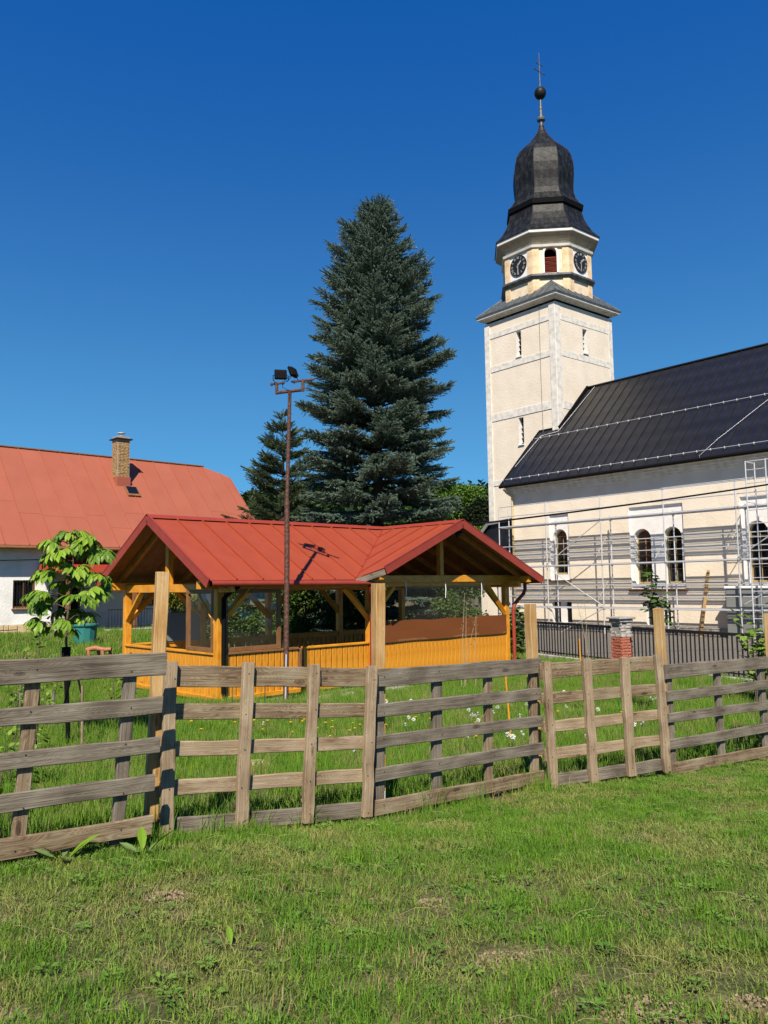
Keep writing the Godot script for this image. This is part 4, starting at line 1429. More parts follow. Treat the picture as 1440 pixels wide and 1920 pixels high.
	m.lathe([Vector2(.001, -.2), Vector2(.05, -.16), Vector2(.1, .05), Vector2(.12, .07), Vector2(.03, .18), Vector2(.001, .2)], 6, 0, v3(2.9, 2.55, -1.82), true)
	part("wall_lantern", m.mesh(), M.iron, hs)
	m = MB.new()
	m.box(T3(v3(2.75, 1.95, -1.93)), v3(.55, .3, .1), .01)
	part("letter_box", m.mesh(), M.black, hs)
	m = MB.new()
	m.tube([v3(-4, 3.55, .12), v3(-2.0, 3.5, .14), v3(-.25, 3.56, .1)], [.015, .015, .015], 5)
	part("wall_cable", m.mesh(), M.black, hs)
	# yard railing on a stone wall beside the house
	var rl = thing("yard_railing", "dark iron railing on a low stone wall behind the pavilion", "railing", house_frame() * T3(v3(1.6, .35, 1.8)))
	m = MB.new()
	m.box(T3(v3(3.6, .1, 0)), v3(7.2, .35, .3), .02)
	var lw = part("low_wall", m.mesh(), M.mortar, rl)
	x = 0.0
	while x < 7.15:
		var w = st.randf_range(.2, .42)
		for q in 2:
			m = MB.new()
			m.box(T3(v3(x + w * .5, .02 + q * .15, .15)), v3(w - .03, .125, st.randf_range(.05, .09)), .02)
			part("stone", m.mesh(), M.sandstone, lw)
		x += w
	m = MB.new()
	m.box(T3(v3(3.6, .3, 0)), v3(7.3, .06, .36), .01)
	part("coping", m.mesh(), M.concrete, lw)
	for y in [.42, 1.12]:
		m = MB.new()
		m.bar(v3(0, y, 0), v3(7.2, y, 0), .04, .03)
		part("rail", m.mesh(), M.iron, rl)
	var rb = MB.new()
	rb.bar(v3(0, .33, 0), v3(0, 1.12, 0), .016, .016, Vector3.RIGHT)
	var rbm = rb.mesh()
	for i in 56: part("bar", rbm, M.iron, rl, T3(v3(.05 + i * .128, 0, 0)))

func plinth_base() -> ArrayMesh:
	var m = MB.new()
	m.box(T3(v3(-3.0, .62, .02)), v3(5.99, .68, .05))
	return m.mesh()

# ---------------------------------------------------------------- vegetation
func leaf_mat(rough := 0.55, back := 0.5) -> StandardMaterial3D:
	var m = StandardMaterial3D.new()
	m.albedo_color = Color(1, 1, 1)
	m.vertex_color_use_as_albedo = true
	m.roughness = rough
	m.metallic_specular = 0.3
	m.backlight_enabled = true
	m.backlight = Color(back * .8, back, back * .35)
	m.cull_mode = BaseMaterial3D.CULL_DISABLED
	return m

# a short spruce shoot along +z: a thin stem bristling with needles
func spruce_twig(seed_: int, ln := .27, n := 96, nl := .04) -> ArrayMesh:
	var m = MB.new()
	var r = RandomNumberGenerator.new()
	r.seed = seed_
	m.col = Color(.55, .42, .3)
	m.tri(v3(-.004, 0, 0), v3(.004, 0, 0), v3(0, .0, ln))
	for i in n:
		var t = (i + r.randf()) / n
		var a = r.randf_range(-.45, PI + .45)
		if r.randf() < .2: a = r.randf() * TAU
		var d = v3(cos(a), sin(a) * .8, r.randf_range(.5, 1.1)).normalized()
		var b = v3(0, 0, t * ln)
		var s = d.cross(v3(r.randf_range(-1, 1), r.randf_range(-1, 1), r.randf_range(-1, 1))).normalized() * .0068
		var g = r.randf_range(.72, 1.2)
		m.col = Color(g, g, g)
		var k = P3(m, b - s, b + s, b + d * nl * r.randf_range(.75, 1.15))
	for i in 8:
		var d = v3(r.randf_range(-.5, .5), r.randf_range(-.3, .5), 1).normalized()
		var s = d.cross(Vector3.UP).normalized() * .003
		P3(m, v3(0, 0, ln) - s, v3(0, 0, ln) + s, v3(0, 0, ln) + d * nl)
	return m.mesh()

func P3(m: MB, a: Vector3, b: Vector3, c: Vector3) -> int:
	m.tri(a, b, c)
	return 0

func along(d: Vector3, roll := 0.0, s := 1.0) -> Basis:
	var z = d.normalized()
	var x = Vector3.UP.cross(z)
	if x.length() < .01: x = Vector3.RIGHT
	x = x.normalized()
	var y = z.cross(x)
	return Basis(x, y, z).rotated(z, roll) * Basis.from_scale(v3(s, s, s))

func spruce(called: String, label: String, at: Vector3, H: float, prof: Array, seed_: int, base: Color, tip: Color, dens: float, droop: float, gap: float) -> void:
	var t = thing(called, label, "tree", T3(at))
	var r = RandomNumberGenerator.new()
	r.seed = seed_
	var m = MB.new()
	m.tube([v3(0, -.2, 0), v3(0, H * .3, 0), v3(.03, H * .7, 0), v3(0, H - .3, 0)], [H * .016, H * .012, H * .006, .012], 10)
	part("trunk", m.mesh(), M.bark, t)
	var xf = []
	var cols = []
	var limbs = MB.new()
	var h = .25
	while h < H - .12:
		var R = 0.0
		for i in prof.size() - 1:
			if h >= prof[i].y and h <= prof[i + 1].y: R = lerpf(prof[i].x, prof[i + 1].x, (h - prof[i].y) / (prof[i + 1].y - prof[i].y))
		var f = h / H
		var nb = int(lerpf(12, 6, f * f) * dens)
		var a0 = r.randf() * TAU
		for b in nb:
			var az = a0 + TAU * b / nb + r.randf_range(-.25, .25)
			var ln = R * r.randf_range(.7, 1.05) * (1.16 if r.randf() < .2 else 1.0)
			var out = v3(cos(az), 0, sin(az))
			var side = v3(-sin(az), 0, cos(az))
			var k1 = lerpf(-droop, .8, pow(f, 2.4)) + r.randf_range(-.12, .12)
			var k2 = lerpf(.12, .1, f)
			var y0 = h + r.randf_range(-.16, .16)
			var P = func(q: float) -> Vector3: return out * ln * q + v3(0, y0 + ln * (k1 * q + k2 * q * q), 0)
			if ln > .5: limbs.tube([P.call(0.0), P.call(.5), P.call(.95)], [.02 + ln * .006, .014, .005], 4, false)
			var n = maxi(int(ln / .062 * .9), 3)
			for i in n:
				var q = lerpf(.2, 1.0, (i + .5) / n)
				var p: Vector3 = P.call(q)
				var dir: Vector3 = (P.call(minf(q + .05, 1.05)) - P.call(q - .05)).normalized()
				# shoots on both sides; longest in the middle of the bough
				var sl = (.2 + .55 * ln * .4 * (1.0 - q) + .16 * sin(q * PI)) * r.randf_range(.7, 1.2)
				for sg in [-1.0, 1.0]:
					if r.randf() < .12: continue
					var sd: Vector3 = (dir * .75 + side * sg * .9 + v3(0, r.randf_range(-.1, .06), 0)).normalized()
					var steps = maxi(int(sl / .14), 1)
					for w in steps:
						var pp: Vector3 = p + sd * (w * .15) - v3(0, .03 * w * w * .3, 0)
						xf.append(Transform3D(along(sd + v3(0, .05 + .12 * q, 0), r.randf_range(-.5, .5), r.randf_range(.8, 1.25)), pp))
						cols.append(base.lerp(tip, r.randf()))
						if q > .3 and r.randf() < .8:
							var d2: Vector3 = (sd + side * sg * r.randf_range(-.9, .5) + dir * r.randf_range(-.2, .6) + v3(0, r.randf_range(-.5, .25), 0)).normalized()
							xf.append(Transform3D(along(d2, r.randf() * 6.0, r.randf_range(.6, 1.0)), pp))
							cols.append(base.lerp(tip, r.randf()))
				xf.append(Transform3D(along(dir, r.randf_range(-.5, .5), r.randf_range(.9, 1.2)), p))
				cols.append(base.lerp(tip, r.randf()))
				if q > .4 and r.randf() < .35:
					xf.append(Transform3D(along(dir + v3(0, -1.6, 0) + side * r.randf_range(-.6, .6), r.randf() * 6.0, r.randf_range(.7, 1.0)), p))
					cols.append(base.lerp(tip, r.randf()))
		h += lerpf(gap, gap * .55, f)
	for i in 14:
		var hh = H - r.randf() * .9
		xf.append(Transform3D(along(v3(r.randf_range(-.5, .5), 1, r.randf_range(-.5, .5)), r.randf() * 6.0, 1.1), v3(r.randf_range(-.1, .1), hh, r.randf_range(-.1, .1))))
		cols.append(base.lerp(tip, r.randf()))
	part("limbs", limbs.mesh(), M.bark, t)
	copies("crown", spruce_twig(seed_), M.needle, t, xf, cols).set_meta("kind", "stuff")

# a flat leaf along +z, folded on its midrib
func leaf_shape(m: MB, f: Transform3D, ln: float, w: float, c: Color, droop := .25, segs := 3) -> void:
	m.col = c
	var last = [f * Vector3.ZERO, f * Vector3.ZERO, f * Vector3.ZERO]
	for i in range(1, segs + 1):
		var t = float(i) / segs
		var ww = w * sin(minf(t * .93 + .04, 1.0) * PI) * (.55 + .75 * t) if i < segs else 0.0
		var y = -droop * ln * t * t
		var cur = [f * v3(-ww * .5, y + ww * .12, ln * t), f * v3(0, y, ln * t), f * v3(ww * .5, y + ww * .12, ln * t)]
		if i == 1:
			m.tri(last[1], cur[1], cur[0]); m.tri(last[1], cur[2], cur[1])
		elif i == segs:
			m.tri(last[0], last[1], cur[1]); m.tri(last[1], last[2], cur[1])
		else:
			m.quad(last[0], last[1], cur[1], cur[0]); m.quad(last[1], last[2], cur[2], cur[1])
		last = cur

# a tuft of leaves about a point
func leaf_tuft(seed_: int, n: int, spread: float, ln: float, w: float) -> ArrayMesh:
	var m = MB.new()
	var r = RandomNumberGenerator.new()
	r.seed = seed_
	for i in n:
		var d = v3(r.randf_range(-1, 1), r.randf_range(-.6, .9), r.randf_range(-1, 1)).normalized()
		var g = r.randf_range(.75, 1.25)
		leaf_shape(m, Transform3D(along(d + v3(0, -.2, 0), r.randf_range(-.8, .8)), d * spread * r.randf_range(.2, .8)), ln * r.randf_range(.7, 1.2), w * r.randf_range(.8, 1.2), Color(g, g, g * .95), .2, 2)
	return m.mesh()

func broadleaf(called: String, label: String, at: Vector3, H: float, R: float, seed_: int, c1: Color, c2: Color, tufts: int, mesh: Mesh, s: float, low := .3, group := "", category := "tree") -> void:
	var t = thing(called, label, category, T3(at), group)
	var r = RandomNumberGenerator.new()
	r.seed = seed_
	var m = MB.new()
	m.tube([v3(0, -.2, 0), v3(R * .05, H * .3, 0), v3(0, H * .75, R * .05)], [H * .018, H * .013, H * .004], 7)
	var lobes = []
	for i in 13:
		var a = r.randf() * TAU
		var f = r.randf()
		var y = lerpf(low + .12, .88, f) * H
		var rr = R * (1.0 - pow(absf(f - .35) * 1.25, 2.0)) * r.randf_range(.35, .75)
		lobes.append([v3(cos(a) * rr, y, sin(a) * rr), R * r.randf_range(.3, .5)])
		m.tube([v3(0, lerpf(low, .6, f * .7) * H, 0), (lobes[-1][0] as Vector3) * .98], [H * .007, .01], 5, false)
	lobes.append([v3(0, H * .88, 0), R * .32])
	part("trunk", m.mesh(), M.bark, t)
	var xf = []
	var cols = []
	for i in tufts:
		var lb: Array = lobes[r.randi() % lobes.size()]
		var d = v3(r.randfn(), r.randfn() * .8, r.randfn()).normalized() * lb[1] * pow(r.randf(), .33) * r.randf_range(.9, 1.12)
		xf.append(Transform3D(Basis.from_euler(v3(r.randf_range(-.5, .5), r.randf() * TAU, r.randf_range(-.5, .5))) * Basis.from_scale(Vector3.ONE * s * r.randf_range(.7, 1.3)), lb[0] + d))
		cols.append(c1.lerp(c2, r.randf()))
	copies("crown", mesh, M.leaf, t, xf, cols).set_meta("kind", "stuff")

func make_trees() -> void:
	M.needle = leaf_mat(.6, .12)
	M.leaf = leaf_mat(.5, .6)
	spruce("blue_spruce", "tall dense blue spruce growing behind the red-roofed pavilion", v3(-.2, 0, -28), 16.2, [Vector2(2.8, 0), Vector2(2.85, 4.5), Vector2(2.72, 7.5), Vector2(2.4, 10.2), Vector2(2.0, 12.0), Vector2(1.38, 13.8), Vector2(.58, 15.4), Vector2(.08, 16.2)], 3, Color(.06, .108, .076), Color(.24, .325, .245), 1.2, .16, .62)
	spruce("green_spruce", "shorter sparse green spruce beside the tall blue spruce", v3(-4.0, 0, -31.5), 9.15, [Vector2(2.3, 0), Vector2(2.35, 3.8), Vector2(1.65, 5.8), Vector2(.85, 7.7), Vector2(.08, 9.15)], 9, Color(.05, .075, .034), Color(.14, .185, .085), .6, .02, .6)
	var big = leaf_tuft(5, 14, .5, .3, .17)
	var mid = leaf_tuft(6, 12, .16, .1, .055)
	var small = leaf_tuft(7, 12, .1, .055, .03)
	# trees between spruce and tower
	broadleaf("broadleaf_tree", "light green broadleaf tree rising between the spruce and the tower", v3(8.6, 0, -80), 12.2, 4.2, 21, Color(.07, .15, .02), Color(.15, .25, .04), 2600, big, 1.0)
	broadleaf("dark_tree", "dark leafy tree standing right against the church tower", v3(8.05, 0, -66), 9.8, 1.9, 22, Color(.015, .026, .012), Color(.035, .05, .02), 1500, big, .8)
	broadleaf("young_tree", "bright yellow-green tree below the dark tree near the tower foot", v3(7.2, 0, -62), 6.6, 2.6, 23, Color(.1, .2, .015), Color(.2, .3, .035), 1600, big, .7)
	broadleaf("broadleaf_tree", "mid green broadleaf tree half hidden behind the blue spruce", v3(2.5, 0, -75), 9.5, 4.0, 24, Color(.06, .13, .02), Color(.12, .2, .035), 2000, big, .9)
	broadleaf("broadleaf_tree", "round green tree seen far behind the house gable", v3(-24, 0, -95), 9.0, 4.0, 25, Color(.03, .065, .015), Color(.07, .11, .025), 1600, big, 1.0)
	# shrubs behind the pavilion
	broadleaf("yellow_shrub", "yellow-green shrub seen through the open side of the pavilion", v3(-7.1, .25, -27.2), 2.6, .85, 31, Color(.14, .15, .012), Color(.26, .25, .03), 900, mid, 1.0, .1, "shrubs behind the pavilion", "shrub")
	broadleaf("dark_shrub", "dark evergreen shrub standing under the yellow-green shrub", v3(-6.2, .2, -26.4), 1.7, .7, 32, Color(.02, .035, .012), Color(.04, .06, .02), 600, mid, .9, .1, "shrubs behind the pavilion", "shrub")
	broadleaf("leafy_shrub", "tall fresh green shrub behind the pavilion floodlight pole", v3(-2.5, 0, -24.6), 2.9, 1.0, 33, Color(.04, .085, .015), Color(.1, .16, .03), 1300, mid, 1.0, .08, "shrubs behind the pavilion", "shrub")
	broadleaf("leafy_shrub", "low rounded green shrub in front of the blue spruce skirt", v3(-1.0, 0, -24.3), 2.2, .9, 34, Color(.035, .075, .015), Color(.08, .13, .025), 900, mid, 1.0, .08, "shrubs behind the pavilion", "shrub")
	broadleaf("leafy_shrub", "loose green shrub between the pavilion and the green spruce", v3(-4.6, .1, -25.4), 2.4, .9, 35, Color(.04, .08, .015), Color(.09, .14, .03), 900, mid, 1.0, .08, "shrubs behind the pavilion", "shrub")
	broadleaf("leafy_shrub", "leafy green shrub behind the gabled wing of the pavilion", v3(2.3, 0, -26.0), 2.8, 1.1, 36, Color(.04, .085, .015), Color(.1, .15, .03), 1200, mid, 1.0, .08, "shrubs behind the pavilion", "shrub")
	# hills with forest
	var m = MB.new()
	var fn = FastNoiseLite.new()
	fn.seed = 3
	fn.frequency = .006
	var hh = func(x: float, d: float) -> float: return 40.0 * smoothstep(130.0, 380.0, d) * (1.0 + .16 * fn.get_noise_2d(x, d) + .05 * sin(x * .011)) - .5
	for j in 21:
		for i in 61:
			var x = -600.0 + i * 20.0
			var d = 110.0 + j * 20.0
			m.vert(v3(x, hh.call(x, d), -d), v3(0, .95, .3), Vector2(x, d))
	for j in 20:
		for i in 60:
			var k = j * 61 + i
			m.I.append_array([k, k + 62, k + 1, k, k + 61, k + 62])
	setting("hills", m.mesh(), mat(L(.035, .06, .02), .95))
	var r = RandomNumberGenerator.new()
	r.seed = 77
	var crown = leaf_tuft(8, 90, 4.2, 2.2, 1.3)
	var xf = []
	var cols = []
	for i in 3600:
		var x = r.randf_range(-260, 260)
		var d = r.randf_range(150, 430)
		var s = r.randf_range(.8, 1.4)
		xf.append(Transform3D(Basis(Vector3.UP, r.randf() * TAU) * Basis.from_scale(v3(s, s * r.randf_range(.9, 1.4), s)), v3(x, hh.call(x, d) + 2.5, -d)))
		cols.append(Color(.03, .055, .018).lerp(Color(.06, .1, .025), r.randf()) if r.randf() < .75 else Color(.016, .03, .016))
	var fo = copies("forest", crown, M.leaf, self, xf, cols)
	fo.set_meta("kind", "stuff")
	tag(fo, "green wooded hillside closing the view behind the buildings", "forest")

# ---------------------------------------------------------------- iron fence with brick pillars
func make_iron_fence() -> void:
	var fx = func(z: float) -> Vector3: return v3(16.35 - .455 * z, -.02, -z)
	var dirv: Vector3 = (fx.call(20.0) - fx.call(21.0)).normalized()
	var bs = Basis(dirv, Vector3.UP, dirv.cross(Vector3.UP))
	var labels = ["brick gate pillar overgrown with vine beside the red downpipe", "weathered brick pillar with flat stone cap between two iron fence sections"]
	var idx = 0
	for z in [26.6, 21.9]:
		var p: Vector3 = fx.call(z)
		var t = thing("brick_pillar", labels[idx], "pillar", Transform3D(bs, p), "brick pillars of the iron fence")
		idx += 1
		var m = MB.new()
		m.box(T3(v3(0, .6, 0)), v3(.34, 1.24, .34))
		part("core", m.mesh(), M.mortar, t)
		var b1 = MB.new()
		b1.box(Transform3D.IDENTITY, v3(.188, .066, .04), .008)
		var bm = b1.mesh()
		var r = RandomNumberGenerator.new()
		r.seed = 40 + idx
		for row in 16:
			for face in 4:
				for q in 2:
					if row > 10 and r.randf() < .45: continue
					var off = (-.098 if q == 0 else .098) + (.0 if row % 2 == 0 else .03)
					part("brick", bm, M.brick if row < 11 else M.concrete, t, Transform3D(Basis(Vector3.UP, face * PI / 2), v3(0, .04 + row * .077, 0)) * Transform3D(Basis(Vector3.UP, r.randf_range(-.03, .03)), v3(off, 0, .172 + r.randf_range(-.008, .008))))
		m = MB.new()
		m.box(T3(v3(0, 1.29, 0)), v3(.46, .1, .46), .02)
		m.box(T3(v3(0, 1.36, 0)), v3(.56, .06, .56), .02)
		part("cap_stone", m.mesh(), M.concrete, t)
	var ends = [[26.2, 22.3, "black iron fence section between the vine-covered pillar and the brick pillar"], [21.5, 15.2, "long black iron fence section running on past the brick pillar"]]
	for e in ends:
		var a: Vector3 = fx.call(e[0])
		var b: Vector3 = fx.call(e[1])
		var ln = (b - a).length()
		var t = thing("iron_fence", e[2], "fence", Transform3D(bs, a), "iron fence before the church")
		var m = MB.new()
		m.box(T3(v3(ln * .5, .04, 0)), v3(ln, .2, .26), .02)
		part("kerb", m.mesh(), M.concrete, t)
		for y in [.22, 1.1]:
			m = MB.new()
			m.bar(v3(0, y, 0), v3(ln, y, 0), .05, .07 if y > 1 else .035)
			part("rail", m.mesh(), M.iron, t)
		var br = MB.new()
		br.bar(v3(0, .14, 0), v3(0, 1.1, 0), .026, .026, Vector3.RIGHT)
		var bm = br.mesh()
		for k in int(ln / .14): part("bar", bm, M.iron, t, T3(v3(.06 + k * .14, 0, 0)))

# ---------------------------------------------------------------- plank fence in the foreground
func make_wood_fence() -> void:
	# [left end, right end, bottom left, bottom right, battens in front, lean of the battens, label]
	var ps = [
		[v3(-3.25, 0, -4.12), v3(-1.53, 0, -5.32), .755, .727, false, .06, "grey weathered fence panel with dark knots, next to the tallest yellow post"],
		[v3(-1.57, 0, -5.62), v3(-.14, 0, -6.5), .63, .497, true, -.025, "brownish fence panel with four upright battens on its front, before the pavilion corner"],
		[v3(-.1, 0, -6.54), v3(1.46, 0, -7.74), .478, .432, false, -.004, "grey fence panel with boards in front, starting at the metal post anchor"],
		[v3(1.5, 0, -7.72), v3(2.86, 0, -8.38), .39, .388, true, -.042, "short brownish fence panel with upright battens on its front, before the brick pillar"],
		[v3(2.96, 0, -8.56), v3(5.25, 0, -10.1), .29, .25, false, -.04, "silver-grey fence panel with boards in front, reaching towards the leafy bush"]]
	var rails = [[1.075, .145], [.815, .108], [.57, .102], [.31, .106], [.06, .118]]
	for pi in ps.size():
		var p: Array = ps[pi]
		var a: Vector3 = p[0] + v3(0, p[2], 0)
		var b: Vector3 = p[1] + v3(0, p[3], 0)
		var x = (b - a).normalized()
		var z = v3(x.x, 0, x.z).normalized().cross(Vector3.UP)
		var y = (z.cross(x).normalized() + x * p[5]).normalized()
		var t = thing("plank_fence", p[6], "fence", Transform3D(Basis(x, y, z), a), "plank fence panels")
		var ln = (b - a).length()
		var front: bool = p[4]
		for k in 5:
			var rw: Array = rails[k]
			var mt: Material = (M.brown_wood if k < 2 else (M.tan_wood if k < 4 else M.grey_wood)) if front else (M.brown_wood if k == 4 else M.grey_wood)
			part("rail", plank(ln + rng.randf_range(-.01, .02), rw[1], .028, pi * 31 + k * 7 + 3, .005, 10), mt, t, Transform3D(Basis(Vector3.BACK, rng.randf_range(-.006, .006)), v3(ln * .5, rw[0] + rng.randf_range(-.012, .012), 0)))
		for k in 4:
			var f: float = [.03, .345, .66, .965][k]
			if pi == 0: f = [.02, .33, .62, .9][k]
			var h = 1.17 + rng.randf_range(-.03, .02)
			var bm = plank(h, .085 + rng.randf_range(-.008, .01), .05, pi * 13 + k + 200, .006 if front else .003, 9)
			part("batten", bm, M.tan_wood if front else (M.brown_wood if rng.randf() < .5 else M.grey_wood), t, Transform3D(Basis(Vector3.BACK, PI / 2 + rng.randf_range(-.012, .012) + (.04 if pi == 1 and k == 0 else 0.0)), v3(ln * f - (.03 if pi == 1 and k == 0 else 0.0), .575 + (.01 if front else -.02), .042 if front else -.042)))
			# nails
			for q in 5:
				var nm = MB.new()
				nm.lathe([Vector2(.0045, 0), Vector2(.001, .0015)], 6)
				part("nail", nm.mesh(), M.iron, t, Transform3D(Basis(Vector3.RIGHT, PI / 2), v3(ln * f + rng.randf_range(-.02, .02), rails[q][0] + rng.randf_range(-.03, .03), .07 if front else .018)))
	# [x, z, ground offset, top, label]
	var posts = [[-1.635, -5.66, 2.42, "tallest fresh yellow timber post, behind the grey knotty fence panel"], [-.08, -6.66, 2.32, "fresh timber post with a metal anchor, before the pavilion wing"], [1.44, -7.93, 2.1, "fresh timber post standing before the vine-covered pillar"], [2.97, -8.66, 2.02, "fresh timber post with leafy sapling right behind its top"], [4.64, -9.75, 1.9, "fresh timber post beside the light green leafy bush"]]
	for i in posts.size():
		var q: Array = posts[i]
		var g = gh(q[0], q[1])
		var h: float = q[2] - g + .2
		var t = thing("fence_post", q[3], "post", Transform3D(Basis(Vector3.UP, .45 + .1 * i) * Basis(Vector3.BACK, [-.035, -.015, .012, .045, .03][i]), v3(q[0], g, q[1])), "fresh timber fence posts")
		part("shaft", plank(h, .088, .088, 300 + i, .0025, 9), M.new_wood, t, Transform3D(Basis(Vector3.BACK, PI / 2), v3(0, h * .5 - .2, 0)))
		if i == 1:
			var m = MB.new()
			m.box(T3(v3(-.005, .12, .055)), v3(.075, .2, .006), .002)
			part("metal_anchor", m.mesh(), M.galv, t)

# ---------------------------------------------------------------- garden plants and things
func stem_plant(called: String, label: String, category: String, at: Vector3, stems: Array, mesh: Mesh, n: int, span: Vector2, spread: float, s: float, c1: Color, c2: Color, seed_: int, group := "", bark: Material = null) -> Node3D:
	var t = thing(called, label, category, T3(at), group)
	var r = RandomNumberGenerator.new()
	r.seed = seed_
	var xf = []
	var cols = []
	for st in stems:
		var m = MB.new()
		var rad = []
		for i in st.size(): rad.append(lerpf(.011, .003, float(i) / (st.size() - 1)) * (1.0 if st[0].y > -1 else 1.0))
		m.tube(st, rad, 6, false)
		part("stem", m.mesh(), bark if bark else M.bark, t)
		for i in n:
			var f = lerpf(span.x, span.y, r.randf())
			var k = mini(int(f * (st.size() - 1)), st.size() - 2)
			var p: Vector3 = (st[k] as Vector3).lerp(st[k + 1], f * (st.size() - 1) - k)
			var d = v3(r.randf_range(-1, 1), r.randf_range(-.3, .7), r.randf_range(-1, 1)).normalized()
			xf.append(Transform3D(along(d + v3(0, -.25, 0), r.randf_range(-.5, .5), s * r.randf_range(.7, 1.25)), p + d * spread * r.randf_range(.2, 1.0)))
			cols.append(c1.lerp(c2, r.randf()))
	if n > 0: copies("foliage", mesh, M.leaf, t, xf, cols).set_meta("kind", "stuff")
	return t

func one_leaf(ln: float, w: float) -> ArrayMesh:
	var m = MB.new()
	leaf_shape(m, Transform3D.IDENTITY, ln, w, Color(1, 1, 1), .2, 4)
	return m.mesh()

func lobed_leaf(s: float) -> ArrayMesh:
	var m = MB.new()
	for k in 5:
		var a = (k - 2) * .62
		leaf_shape(m, Transform3D(Basis(Vector3.UP, a), v3(0, 0, .2 * s)), s * (1.0 - absf(a) * .28), s * .5, Color(1, 1, 1), .18, 3)
	return m.mesh()

func make_garden() -> void:
	var r = RandomNumberGenerator.new()
	r.seed = 99
	# chestnut sapling: big hand-shaped leaves
	var cx = v3(-4.32, gh(-4.32, -11.0), -11.0)
	var t = thing("chestnut_sapling", "young chestnut sapling with large drooping hand-shaped leaves behind the grey fence panel", "sapling", T3(cx))
	var m = MB.new()
	m.tube([v3(.02, -.1, 0), v3(0, .9, 0), v3(-.03, 1.6, .02), v3(.03, 2.2, 0), v3(.06, 2.75, .02)], [.022, .02, .016, .012, .006], 8)
	part("trunk", m.mesh(), M.bark, t)
	m = MB.new()
	m.tube([v3(.05, -.05, .04), v3(-.02, 1.25, .04)], [.032, .032], 8)
	part("black_tube", m.mesh(), M.black, t)
	m = MB.new()
	m.tube([v3(-.02, 1.2, .02), v3(-.02, 1.34, .02)], [.055, .06], 10)
	part("tree_tie", m.mesh(), M.black, t)
	var hands = []
	for v in 4:
		m = MB.new()
		for k in 7:
			var a = (k - 3) * .5 + r.randf_range(-.08, .08)
			var ln = .215 * (1.0 - absf(k - 3) * .11) * r.randf_range(.9, 1.1)
			var g = r.randf_range(.85, 1.15)
			leaf_shape(m, Transform3D(Basis(Vector3.UP, a) * Basis(Vector3.RIGHT, r.randf_range(.1, .5)), Vector3.ZERO), ln, ln * .42, Color(g, g, g), .45, 4)
		hands.append(m.mesh())
	M.chestnut = leaf_mat(.42, .55)
	M.chestnut.vertex_color_use_as_albedo = true
	M.chestnut.albedo_color = L(.14, .25, .02).linear_to_srgb()
	M.chestnut2 = M.chestnut.duplicate()
	M.chestnut2.albedo_color = L(.2, .32, .03).linear_to_srgb()
	M.chestnut3 = M.chestnut.duplicate()
	M.chestnut3.albedo_color = L(.1, .19, .02).linear_to_srgb()
	# boughs of the sapling: [height, angle, reach]
	var bough = [[1.5, 3.9, .25], [1.75, 4.3, .35], [1.85, 2.9, .3], [1.9, .9, .45], [2.2, .2, .42], [2.25, 4.8, .35], [2.85, 1.2, .12], [2.85, 4.2, .15], [1.6, 3.0, .35], [1.65, 1.2, .25], [1.7, 5.0, .25], [1.95, 3.3, .42], [2.0, 2.4, .35], [2.0, .4, .4], [2.05, 5.6, .35], [2.1, 4.2, .3], [2.3, 2.8, .25], [2.35, .9, .22], [2.5, .1, .42], [2.5, 3.6, .2], [2.55, 1.6, .25], [2.6, 5.2, .3], [2.75, .3, .2], [2.72, 2.6, .18]]
	for b in bough:
		var d = v3(cos(b[1]), .25, sin(b[1])).normalized()
		var p0 = v3(0, b[0], 0)
		var p1: Vector3 = p0 + d * b[2]
		m = MB.new()
		m.tube([p0, p0.lerp(p1, .5) + v3(0, .03, 0), p1], [.008, .006, .005], 5, false)
		part("twig", m.mesh(), M.bark, t)
		for k in 5:
			var a: float = b[1] + (k - 2.0) * .7 + r.randf_range(-.3, .3)
			var dd = v3(cos(a), r.randf_range(-.1, .5), sin(a)).normalized()
			var p2 = p1 + dd * r.randf_range(.08, .17)
			m = MB.new()
			m.tube([p1, p2], [.003, .0025], 4, false)
			var lf = part("leaf", hands[r.randi() % 4], [M.chestnut, M.chestnut2, M.chestnut3][r.randi() % 3], t, Transform3D(along(dd + v3(0, -.35, 0), r.randf_range(-.4, .4), r.randf_range(.6, 1.1)), p2))
			part("leaf_stalk", m.mesh(), M.twig_green, t)
	var small = one_leaf(.075, .045)
	var tiny = one_leaf(.05, .02)
	var lobed = lobed_leaf(.07)
	var S = func(x: float, z: float, h: float, bend: float) -> Array: return [v3(x, -.05, z), v3(x + bend * .3, h * .4, z + bend * .1), v3(x + bend * .7, h * .75, z), v3(x + bend, h, z + bend * .2)]
	var g1 = Color(.1, .19, .02)
	var g2 = Color(.2, .3, .04)
	var d1 = Color(.045, .09, .015)
	var d2 = Color(.1, .17, .03)
	# [x, z]
	var P = func(x: float, z: float) -> Vector3: return v3(x, gh(x, z), z)
	stem_plant("berry_shrub", "bright green leafy shrub behind fence beside the chestnut's black tube", "shrub", P.call(-4.15, -9.6), [S.call(0, 0, .95, .1), S.call(.1, .05, .8, -.2), S.call(-.1, 0, .9, -.12)], small, 34, Vector2(.35, 1), .12, 1.0, g1, g2, 1, "young shrubs behind the plank fence")
	stem_plant("berry_shrub", "bright green leafy shrub low against the back of the grey knotty panel", "shrub", P.call(-3.75, -8.1), [S.call(0, 0, .75, .1), S.call(.12, .05, .6, .2), S.call(-.1, 0, .7, -.12)], small, 34, Vector2(.3, 1), .12, 1.0, g1, g2, 2, "young shrubs behind the plank fence")
